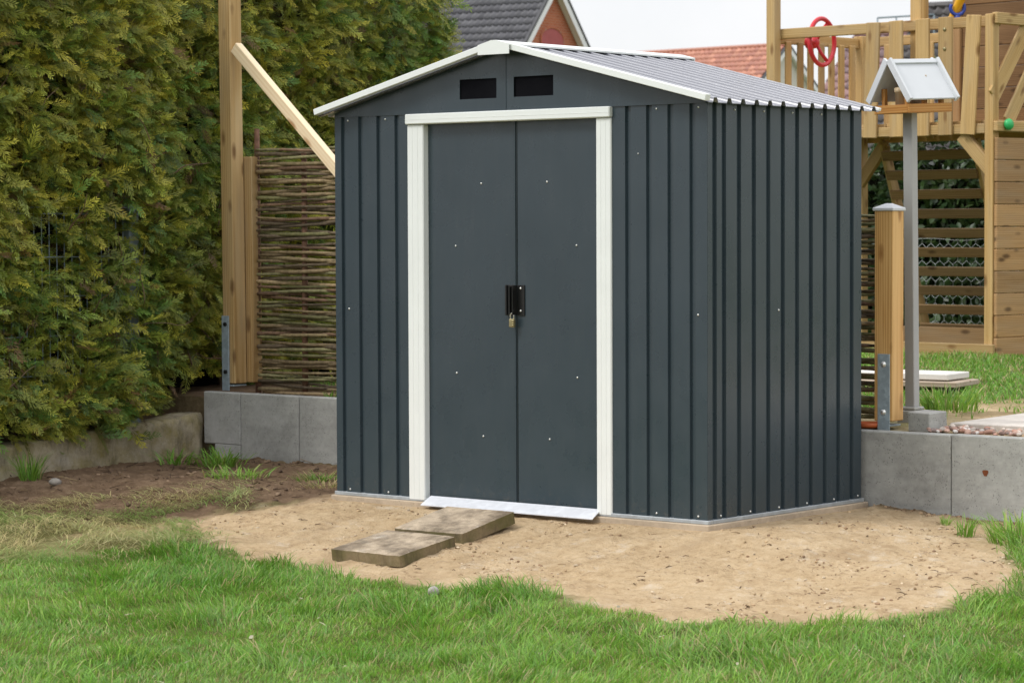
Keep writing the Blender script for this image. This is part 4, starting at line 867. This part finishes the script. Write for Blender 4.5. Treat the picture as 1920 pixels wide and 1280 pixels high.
# grass on the upper garden
NB = 90000
X = rng.uniform(-4.2, 1.8, NB); Y = rng.uniform(1.9, 9.0, NB)
s = np.clip(0.72 + 1.6 * fbm(X * 2.6, Y * 2.6, 77), 0, 1) * inside(X, Y, TS)
k = (rng.random(NB) > s * 1.15) & ~((X > 0.15) & (Y < 2.9)) & (vnoise(X * 3, Y * 3, 171) > 0.18); X = X[k]; Y = Y[k]; n = len(X)
nearp = np.exp(-((Y - 6.7) / 0.5) ** 2)
H = (0.016 + 0.026 * vnoise(X * 3, Y * 3, 172) + 0.035 * nearp) * rng.uniform(0.6, 1.3, n)
V, q, tr, C = blades(np.stack([X, Y, tz(X, Y) - 0.004], -1), H, rng.uniform(0.005, 0.009, n), np.clip(rng.normal(.6, .3, n), .05, 1.4), rng.uniform(0, 6.28, n), grass_cols(n, X, Y, 173, 0.14), seed=2)
tag(link('upper_grass', big_mesh(V, q, tr, C), M['grass']), 'patchy longer grass on the upper garden around the climbing frame', 'grass', None, 'stuff')
# cut grass raked towards the left bed
NB = 24000
X = rng.uniform(-4.15, -1.4, NB); Y = rng.uniform(-2.6, 0.2, NB); k = inside(X + fbm(X * 3, Y * 3, 181) * .35, Y + fbm(X * 3, Y * 3, 182) * .35, HAY) & (vnoise(X * 4, Y * 4, 183) > 0.24) & in_view(X, Y); X = X[k]; Y = Y[k]; n = len(X)
lift = np.clip(vnoise(X * 2.6, Y * 2.6, 184) - 0.40, 0, 1) * 0.20 * rng.random(n)
mixc = (np.clip(vnoise(X * 3.6, Y * 3.6, 185) * 1.7 - 0.4, 0, 1) * rng.uniform(.5, 1.1, n))[:, None]; mixc = np.clip(mixc, 0, 1)
C = (np.array([[0.24, 0.36, 0.09]]) * (1 - mixc) + np.array([[0.62, 0.51, 0.28]]) * mixc) * rng.uniform(.7, 1.25, (n, 1))
V, q, tr, C = blades(np.stack([X, Y, gz(X, Y) + lift], -1), rng.uniform(0.025, 0.06, n), rng.uniform(0.0028, 0.005, n), rng.uniform(1.2, 4.2, n), 6.28 * vnoise(X * 2.5, Y * 2.5, 186) + rng.normal(0, 1.0, n), C, seed=4, droop=0.55)
tag(link('cut_grass', big_mesh(V, q, tr, C), M['grass']), 'raked dry and green grass cuttings lying in front of the left soil bed', 'cut grass', None, 'stuff')
# separate tufts
def tuft(x, y, z, n, h, spread, label, seed, wd=0.005, dry=0.05, lean=0.7):
    r = np.random.default_rng(seed); a = r.uniform(0, 6.28, n); d = spread * np.sqrt(r.random(n)); px = x + d * np.cos(a); py = y + d * np.sin(a)
    V, q, tr, C = blades(np.stack([px - x, py - y, np.zeros(n)], -1), h * r.uniform(.45, 1.1, n), r.uniform(.6, 1.2, n) * wd, np.clip(r.normal(lean, .3, n), .05, 1.8), a + r.normal(0, .6, n), grass_cols(n, px, py, seed + 30, dry), seed=seed)
    return tag(link('grass_tuft', big_mesh(V, q, tr, C), M['grass'], None, Matrix.Translation((x, y, z))), label, 'grass tuft', 'loose grass tufts')
g = lambda x, y: float(gz(np.array(x), np.array(y)))
tuft(0.77, 0.72, g(.77, .72), 60, 0.095, 0.035, 'small lone grass tuft on the sand in front of the right retaining wall', 1)
tuft(1.06, 0.66, g(1.06, .66), 320, 0.14, 0.13, 'large bright grass tuft at the right photo edge below the wall', 2, 0.006)
tuft(0.52, 0.98, g(.52, .98), 26, 0.045, 0.02, 'tiny grass sprig at the sand edge by the right wall joint', 3)
tuft(-4.02, -0.12, g(-4.0, -.12), 90, 0.16, 0.05, 'dark upright grass tuft against the old mossy wall', 4)
tuft(-3.62, 0.80, g(-3.6, .8), 130, 0.10, 0.12, 'broad weedy grass tuft in front of the notched concrete block', 5, 0.008, 0.02, 1.1)
tuft(-3.86, 0.72, g(-3.86, .72), 60, 0.09, 0.09, 'sprawling grass tuft in the notch corner by the old wall', 6, 0.007, 0.05, 1.4)
tuft(-3.62, -0.75, g(-3.62, -.75), 40, 0.06, 0.06, 'low green tuft at the left photo edge on the dark soil', 7, 0.008)
tuft(-0.28, 2.35, 0.32, 260, 0.13, 0.15, 'thick long grass tuft on the upper garden right of the feeder pole', 8, 0.007)
tuft(-0.42, 2.0, 0.32, 90, 0.10, 0.08, 'grass tuft between the larch gate post and the feeder pole', 9, 0.007)
tuft(-0.10, -1.16, g(-.1, -1.16), 130, 0.05, 0.10, 'flattened pale yellow grass tuft at the lawn edge below the slabs', 10, 0.004, 0.8, 1.6)
tuft(-3.35, 1.33, 0.315, 22, 0.05, 0.03, 'tiny green seedling on the soil below the wattle fence', 11, 0.008)
tuft(-2.75, 0.62, g(-2.75, .62), 120, 0.05, 0.13, 'sprawling grass patch on the dark soil near the left side of the shed', 12, 0.005, 0.25, 1.5)
tuft(-3.05, 0.35, g(-3.05, .35), 160, 0.06, 0.16, 'green weedy patch in the middle of the left soil bed', 13, 0.006, 0.15, 1.3)
tuft(-2.45, 0.35, g(-2.45, .35), 90, 0.04, 0.12, 'half dry flattened grass patch close to the shed corner on the left', 14, 0.004, 0.6, 1.7)
X = rng.uniform(-2.0, 3.0, 900); Y = rng.uniform(-4.0, -1.0, 900); k = inside(X, Y, LAWN) & in_view(X, Y, 0.1); X = X[k][:46]; Y = Y[k][:46]; n = len(X)
V, q, tr, C = blades(np.stack([X, Y, gz(X, Y) + 0.028], -1), rng.uniform(0.006, 0.012, n), rng.uniform(0.006, 0.014, n), rng.uniform(2, 5, n), rng.uniform(0, 6.28, n), np.array([[0.55, 0.50, 0.36]]) * rng.uniform(.7, 1.25, (n, 1)), seed=77)
tag(link('leaf_bits', big_mesh(V, q, tr, C), M['grass']), 'pale dry leaf bits and straws scattered over the lawn', 'leaf bits', None, 'stuff')
# stones, clods and twigs
rocks('stone', [((-3.72, -0.22, g(-3.72, -.22) + 0.012), 0.028)], 'fist-sized grey stone on the dark soil by the old wall', 'stone', None, [(0.36, 0.33, 0.29)], 1)
rocks('stone', [((-0.18, -1.47, g(-.18, -1.47) + 0.028), 0.030)], 'pale flat stone lying in the lawn edge below the slabs', 'stone', None, [(0.40, 0.37, 0.33)], 2)
def scatter(poly, nn, xr, yr, seed):
    r = np.random.default_rng(seed); X = r.uniform(*xr, nn); Y = r.uniform(*yr, nn); k = inside(X, Y, poly) & ~((X > -2.1) & (X < 0.05) & (Y > -0.05)); return X[k], Y[k]
X, Y = scatter(SAND, 9000, (-2.6, 1.6), (-1.5, 1.2), 5)
k = vnoise(X * 5, Y * 5, 211) * 0.6 + vnoise(X * 13, Y * 13, 212) * 0.4 > 0.55; X = X[k]; Y = Y[k]; Z = gz(X, Y); rr = random.Random(9)
rocks('sand_clods', [((x, y, z + 0.001), 0.0020 + 0.0070 * rr.random() ** 4) for x, y, z in zip(X, Y, Z)], 'scattered little clods and grit on the sand', 'grit', 'stuff', [(0.43, 0.32, 0.19), (0.38, 0.27, 0.16), (0.55, 0.45, 0.32), (0.26, 0.17, 0.10)], 4)
X, Y = scatter(DIRT, 900, (-4.2, -2.1), (-1.0, 1.2), 6); Z = gz(X, Y)
rocks('soil_clods', [((x, y, z + 0.002), 0.003 + 0.012 * rr.random() ** 4) for x, y, z in zip(X, Y, Z)], 'crumbly lumps on the dark soil bed', 'soil lumps', 'stuff', [(0.15, 0.10, 0.062), (0.11, 0.07, 0.044), (0.22, 0.15, 0.095)], 5)
X = np.concatenate([rng.uniform(0.05, 1.1, 160)]); Y = 1.19 - np.abs(rng.normal(0, 0.05, 160)); Z = gz(X, Y)
rocks('wall_foot_soil', [((x, y, z + 0.002), 0.003 + 0.009 * rr.random() ** 3) for x, y, z in zip(X, Y, Z)], 'crumbly brown soil along the foot of the right wall', 'soil lumps', 'stuff', [(0.30, 0.20, 0.12), (0.22, 0.14, 0.08), (0.40, 0.28, 0.17)], 6)
m = MB()
X, Y = scatter(SAND, 700, (-2.6, 1.6), (-1.5, 1.2), 7)
k = vnoise(X * 4, Y * 4, 221) > 0.62; X = X[k]; Y = Y[k]
for x, y in zip(X, Y):
    z = g(x, y) + 0.003; a = rr.uniform(0, 6.28); L = rr.uniform(0.008, 0.04); d = Vector((math.cos(a), math.sin(a), 0)); p = Vector((x, y, z)); s = d.cross(Vector((0, 0, 1)))
    m.tube([p, p + d * L * .5 + s * L * rr.uniform(-.15, .15) + Vector((0, 0, .003)), p + d * L], [0.0016, 0.0018, 0.001], 4, True, rr.choice([(0.13, 0.08, 0.045), (0.09, 0.055, 0.03), (0.28, 0.19, 0.10)]))
m.build('sand_twigs', M['twig'], None, True); tag(bpy.data.objects['sand_twigs'], 'scattered root bits and little twigs on the sand', 'twigs', None, 'stuff')
m = MB()
X, Y = scatter(DIRT, 260, (-4.2, -2.1), (-1.0, 1.2), 17)
for x, y in zip(X, Y):
    z = g(x, y) + 0.006; a = rr.uniform(0, 6.28); L = rr.uniform(0.02, 0.09); d = Vector((math.cos(a), math.sin(a), rr.uniform(-.05, .3))); p = Vector((x, y, z)); s = d.cross(Vector((0, 0, 1)))
    m.tube([p, p + d * L * .5 + s * L * rr.uniform(-.2, .2), p + d * L], [0.002, 0.002, 0.001], 4, True, rr.choice([(0.09, 0.055, 0.035), (0.05, 0.03, 0.02), (0.34, 0.26, 0.14), (0.26, 0.18, 0.10)]))
m.build('soil_twigs', M['twig'], None, True); tag(bpy.data.objects['soil_twigs'], 'stalks and twigs lying on the dark soil bed', 'twigs', None, 'stuff')

# ------------------------------------------------------------------ greenery behind the climbing frame
def leaf_mass(P, S, C, seed):
    r = np.random.default_rng(seed); n = len(P); d = r.normal(0, 1, (n, 3)); d[:, 2] -= .2; d /= np.linalg.norm(d, axis=1, keepdims=True); nn = r.normal(0, 1, (n, 3)) + [0.3, -0.6, 0.9]; x = np.cross(d, nn); x /= np.linalg.norm(x, axis=1, keepdims=True); z = np.cross(x, d)
    V = np.empty((n, 6, 3)); w = 0.28
    for k, (a, b2, c) in enumerate(((0, 0, 0), (.35, w, .04), (.75, w * .8, .02), (1, 0, -.08), (.75, -w * .8, .02), (.35, -w, .04))): V[:, k] = P + S[:, None] * (d * a + x * b2 + z * c)
    b = (np.arange(n) * 6)[:, None]; q = np.concatenate([b + [0, 1, 2, 3], b + [0, 3, 4, 5]]); return big_mesh(V.reshape(-1, 3), q, tint=np.repeat(C, 6, 0))
N = 15000; U_ = rng.uniform(-3.4, 1.6, N); Wz = rng.uniform(0.0, 1.78, N); top = 1.55 + 0.5 * vnoise(U_ * 1.6, U_ * 0, 201); k = Wz < top; U_ = U_[k]; Wz = Wz[k]; N = len(U_)
Vv = 2.25 + 0.5 * fbm(U_ * 2.2, Wz * 2.2, 202) + rng.uniform(0, .35, N); rot = CF.to_3x3(); Pn = np.array([list(CF @ Vector((a, b2, c))) for a, b2, c in zip(U_, Vv, Wz)])
C = np.array([[0.030, 0.065, 0.022]]) * rng.uniform(.6, 1.5, (N, 1)) + np.array([[0.02, 0.02, 0.0]]) * rng.random((N, 1))
bh = thing('leafy_hedge', 'dark broad-leaved hedge behind the ladder of the climbing frame', 'hedge', CF @ Vector((-1, 2.5, 0)))
link('foliage', leaf_mass(Pn, rng.uniform(0.05, 0.11, N), C, 8), M['leaf'], bh)
m = MB(); m.box(-3.4, 1.6, 2.55, 3.2, -0.1, 1.45, 0.05); link('dark_core', m.me(), M['core'], bh, CF)  # plain box added as a dark backing behind the leaves
# bare shrub
m = MB(); rr = random.Random(12)
def grow(p, d, L, r, lev):
    pts = [p]; n = 5
    for k in range(n): d = (d + Vector((rr.gauss(0, .22), rr.gauss(0, .22), rr.gauss(.03, .15)))).normalized(); p = p + d * L / n; pts.append(p)
    m.tube(pts, np.linspace(r, r * .55, n + 1), 5, True, rr.choice([(0.14, 0.11, 0.085), (0.18, 0.14, 0.11), (0.10, 0.08, 0.06)]))
    if lev:
        for k in range(rr.randint(3, 4)): grow(pts[rr.randint(2, n)], (d + Vector((rr.gauss(0, .6), rr.gauss(0, .6), rr.gauss(.15, .4)))).normalized(), L * rr.uniform(.55, .8), r * .55, lev - 1)
sb = CF @ Vector((-1.15, 2.5, 0.0)); bs = thing('bare_shrub', 'bare twiggy shrub behind the left railing of the climbing frame', 'shrub', sb)
for k in range(7): grow(sb + Vector((rr.uniform(-.25, .25), rr.uniform(-.1, .1), 0.9)), Vector((rr.uniform(-.35, .4), rr.uniform(-.2, .2), 1)).normalized(), rr.uniform(.7, .95), 0.017, 3)
m.build('branches', M['twig'], bs, True)
N = 700; bud = np.array(m.v)[rng.integers(0, len(m.v), N)] + rng.normal(0, .01, (N, 3)); C = np.where(rng.random((N, 1)) < .5, np.array([[0.12, 0.16, 0.05]]), np.array([[0.34, 0.20, 0.20]])) * rng.uniform(.7, 1.3, (N, 1))
link('buds', leaf_mass(bud, rng.uniform(.015, .035, N), C, 9), M['leaf'], bs)['kind'] = 'stuff'

# ------------------------------------------------------------------ houses in the distance
def tiles(origin, along, down, nrm, ncol, nrow, tw, tg, pal, seed, sag=0.02):
    """pantile roof plane: rows of lapped S-tiles as real relief"""
    r = np.random.default_rng(seed); K = 6; V = []; Q = []; T = []; o = np.array(origin); a = np.array(along); d = np.array(down); nn = np.array(nrm); off = 0
    cx = np.arange(ncol * K + 1) / K; ph = (cx % 1.0); hgt = 0.030 * np.sin(ph * 2 * np.pi) ** 1 + 0.012 * np.sin(ph * 4 * np.pi)
    colr = np.array(pal)[r.integers(0, len(pal), (nrow, ncol + 1))] * r.uniform(.85, 1.15, (nrow, ncol + 1, 1))
    for j in range(nrow):
        for s, lift in ((0.0, 0.010), (1.08, 0.048)):
            V.append(o + a * (cx * tw)[:, None] + d * ((j + s) * tg) + nn * (hgt + lift)[:, None]); T.append(colr[j, np.minimum(cx.astype(int), ncol)])
        V.append(o + a * (cx * tw)[:, None] + d * ((j + 1.08) * tg) + nn * (hgt + 0.022)[:, None]); T.append(colr[j, np.minimum(cx.astype(int), ncol)] * 0.9)
        i = np.arange(ncol * K); b = off; n = ncol * K + 1
        Q.append(np.stack([b + i, b + i + 1, b + n + i + 1, b + n + i], -1)); Q.append(np.stack([b + n + i, b + n + i + 1, b + 2 * n + i + 1, b + 2 * n + i], -1)); off += 3 * n
    return big_mesh(np.concatenate(V), np.concatenate(Q), tint=np.concatenate(T))
def house(name, label, apex, g, halfw, pitch, length, pal, seed, wallmat, gable_end=True, tw=0.215, tg=0.31, over=0.25, window=None):
    """apex: end of the ridge nearest the camera's right; g: unit vector along the ridge out of that end"""
    h = Vector((-g.y, g.x, 0)); tn = math.tan(pitch); ez = apex.z - halfw * tn; t = thing(name, label, 'house', (apex.x, apex.y, 0))
    c = apex - g * over
    for s in (-1, 1):
        dn = (h * s * math.cos(pitch) - Vector((0, 0, 1)) * math.sin(pitch)).normalized(); nr = (h * s * math.sin(pitch) + Vector((0, 0, 1)) * math.cos(pitch)).normalized(); sl = (halfw + 0.4) / math.cos(pitch)
        link('roof', tiles(apex - g * length, g, dn, nr, int(length / tw), int(sl / tg) + 1, tw, tg, pal, seed + s), M['roofdark'], t)
    cap = MB(); 
    for k in range(int(length / 0.33)): p = apex - g * (k * 0.33); cap.tube([p + Vector((0, 0, .02)), p - g * 0.34 + Vector((0, 0, .035))], [0.10, 0.085], 8, True, tuple(q * 0.9 for q in pal[0]))
    cap.build('ridge_tiles', M['roofdark'], t)
    # gable wall in its own frame: local X across, local Y up, so the brick courses lie level
    W = Matrix((h, Vector((0, 0, 1)), -g)).transposed().to_4x4()
    if W.determinant() < 0: W = Matrix((-h, Vector((0, 0, 1)), -g)).transposed().to_4x4()
    W.translation = Vector((c.x, c.y, 0)); zt = apex.z - 0.14
    pv = [(-halfw + .1, 0), (halfw - .1, 0), (halfw - .1, ez), (0, zt), (-halfw + .1, ez)]
    zs = 1 if (W.to_3x3() @ Vector((0, 0, 1))).dot(g) > 0 else -1
    vs = [(x, y, 0) for x, y in pv] + [(x, y, -zs * (length - 2 * over)) for x, y in pv]
    link('wall', mesh(vs, [(0, 1, 2, 3, 4), (9, 8, 7, 6, 5), (0, 5, 6, 1), (1, 6, 7, 2), (0, 4, 9, 5)]), wallmat, t, W)
    for s in (-1, 1):
        p0 = apex + Vector((0, 0, -0.13)) + h * s * 0.0 - g * 0.0; p1 = apex + h * s * (halfw + .35) - Vector((0, 0, (halfw + .35) * tn + 0.13))
        nr = (h * s * math.sin(pitch) + Vector((0, 0, 1)) * math.cos(pitch)).normalized()
        beam('rake_board', M['gableboard'], t, p0 - g * 0.02, p1 - g * 0.02, 0.03, 0.20, nr, 0.004); beam('verge', M['verge'], t, p0 - g * 0.03 + nr * 0.14, p1 - g * 0.03 + nr * 0.14, 0.10, 0.07, nr, 0.004); beam('soffit', M['gableboard'], t, p0 - g * 0.14 - nr * 0.04, p1 - g * 0.14 - nr * 0.04, 0.20, 0.02, nr, 0.002)
    if window:
        wz, wr = window; mm = MB(); mm.lathe([(wr, 0), (wr, 0.03), (0.001, 0.031)], 36, W @ Matrix.Translation((0, wz, 0)) @ Matrix.Diagonal((1.75, 1, 1, 1)) @ (Matrix.Identity(4) if zs > 0 else Matrix.Rotation(math.pi, 4, 'X'))); win = mm.build('window', M['blind'], t)
        mm = MB(); mm.tube([W @ Vector((math.cos(a) * (wr + .02) * 1.75, wz + math.sin(a) * (wr + .02), zs * 0.02)) for a in np.linspace(0, 2 * math.pi, 33)], 0.035, 6, False); mm.build('window_surround', M['brick'], win, True)
    return t
RV = Vector((0.7698, 0.6382, 0)); FV = Vector((-0.6378, 0.7691, 0)).normalized()
g1 = (RV * 0.855 - FV * 0.518).normalized()
house('brick_house', 'brick house with a dark grey tiled roof and white gable boards behind the shed', Vector((-43.9, 53.94, 8.52)), g1, 4.6, R(46.5), 11, [(0.085, 0.085, 0.095), (0.10, 0.10, 0.11), (0.075, 0.075, 0.085)], 20, M['brick'], window=(6.74, 0.37))
g2 = (RV * 0.742 - FV * 0.67).normalized()
house('red_roof_house', 'distant house with a long orange-red tiled roof beyond the shed ridge', Vector((-58.3, 87.69, 8.95)), g2, 5.0, R(40), 12.7, [(0.46, 0.20, 0.135), (0.52, 0.24, 0.16), (0.40, 0.17, 0.12)], 30, M['render'], tw=0.25, tg=0.34)
g3 = (RV * 0.80 - FV * 0.60).normalized()
house('pink_roof_house', 'house with a faded pinkish tiled roof behind the climbing frame railing', Vector((-31.7, 50.93, 6.13)) + g3 * 9.0, g3, 4.5, R(42), 9.0, [(0.26, 0.15, 0.15), (0.30, 0.18, 0.17), (0.20, 0.13, 0.135)], 40, M['render'])
g4 = (RV * 0.85 - FV * 0.53).normalized()
house('dark_roof_house', 'dark tiled house roof peeping over the railing right of the thick centre post', Vector((-26.19, 45.1, 6.21)) + g4 * 7.0, g4, 4.0, R(42), 7.0, [(0.060, 0.055, 0.055), (0.075, 0.068, 0.066)], 50, M['render'])
m = MB(); A0 = Vector((-25.87, 42.75, 5.83)); A1 = Vector((-24.9, 43.55, 5.90))
m.tube([A0, A1], 0.02, 6); 
for k in range(4): p = A0 + (A1 - A0) * (k / 3); m.tube([p, p - Vector((0, 0, 1.0))], 0.018, 6)
tag(m.build('balcony_railing', M['fencewire'], None, True), 'thin dark metal railing on a far roof above the climbing frame rail', 'railing')
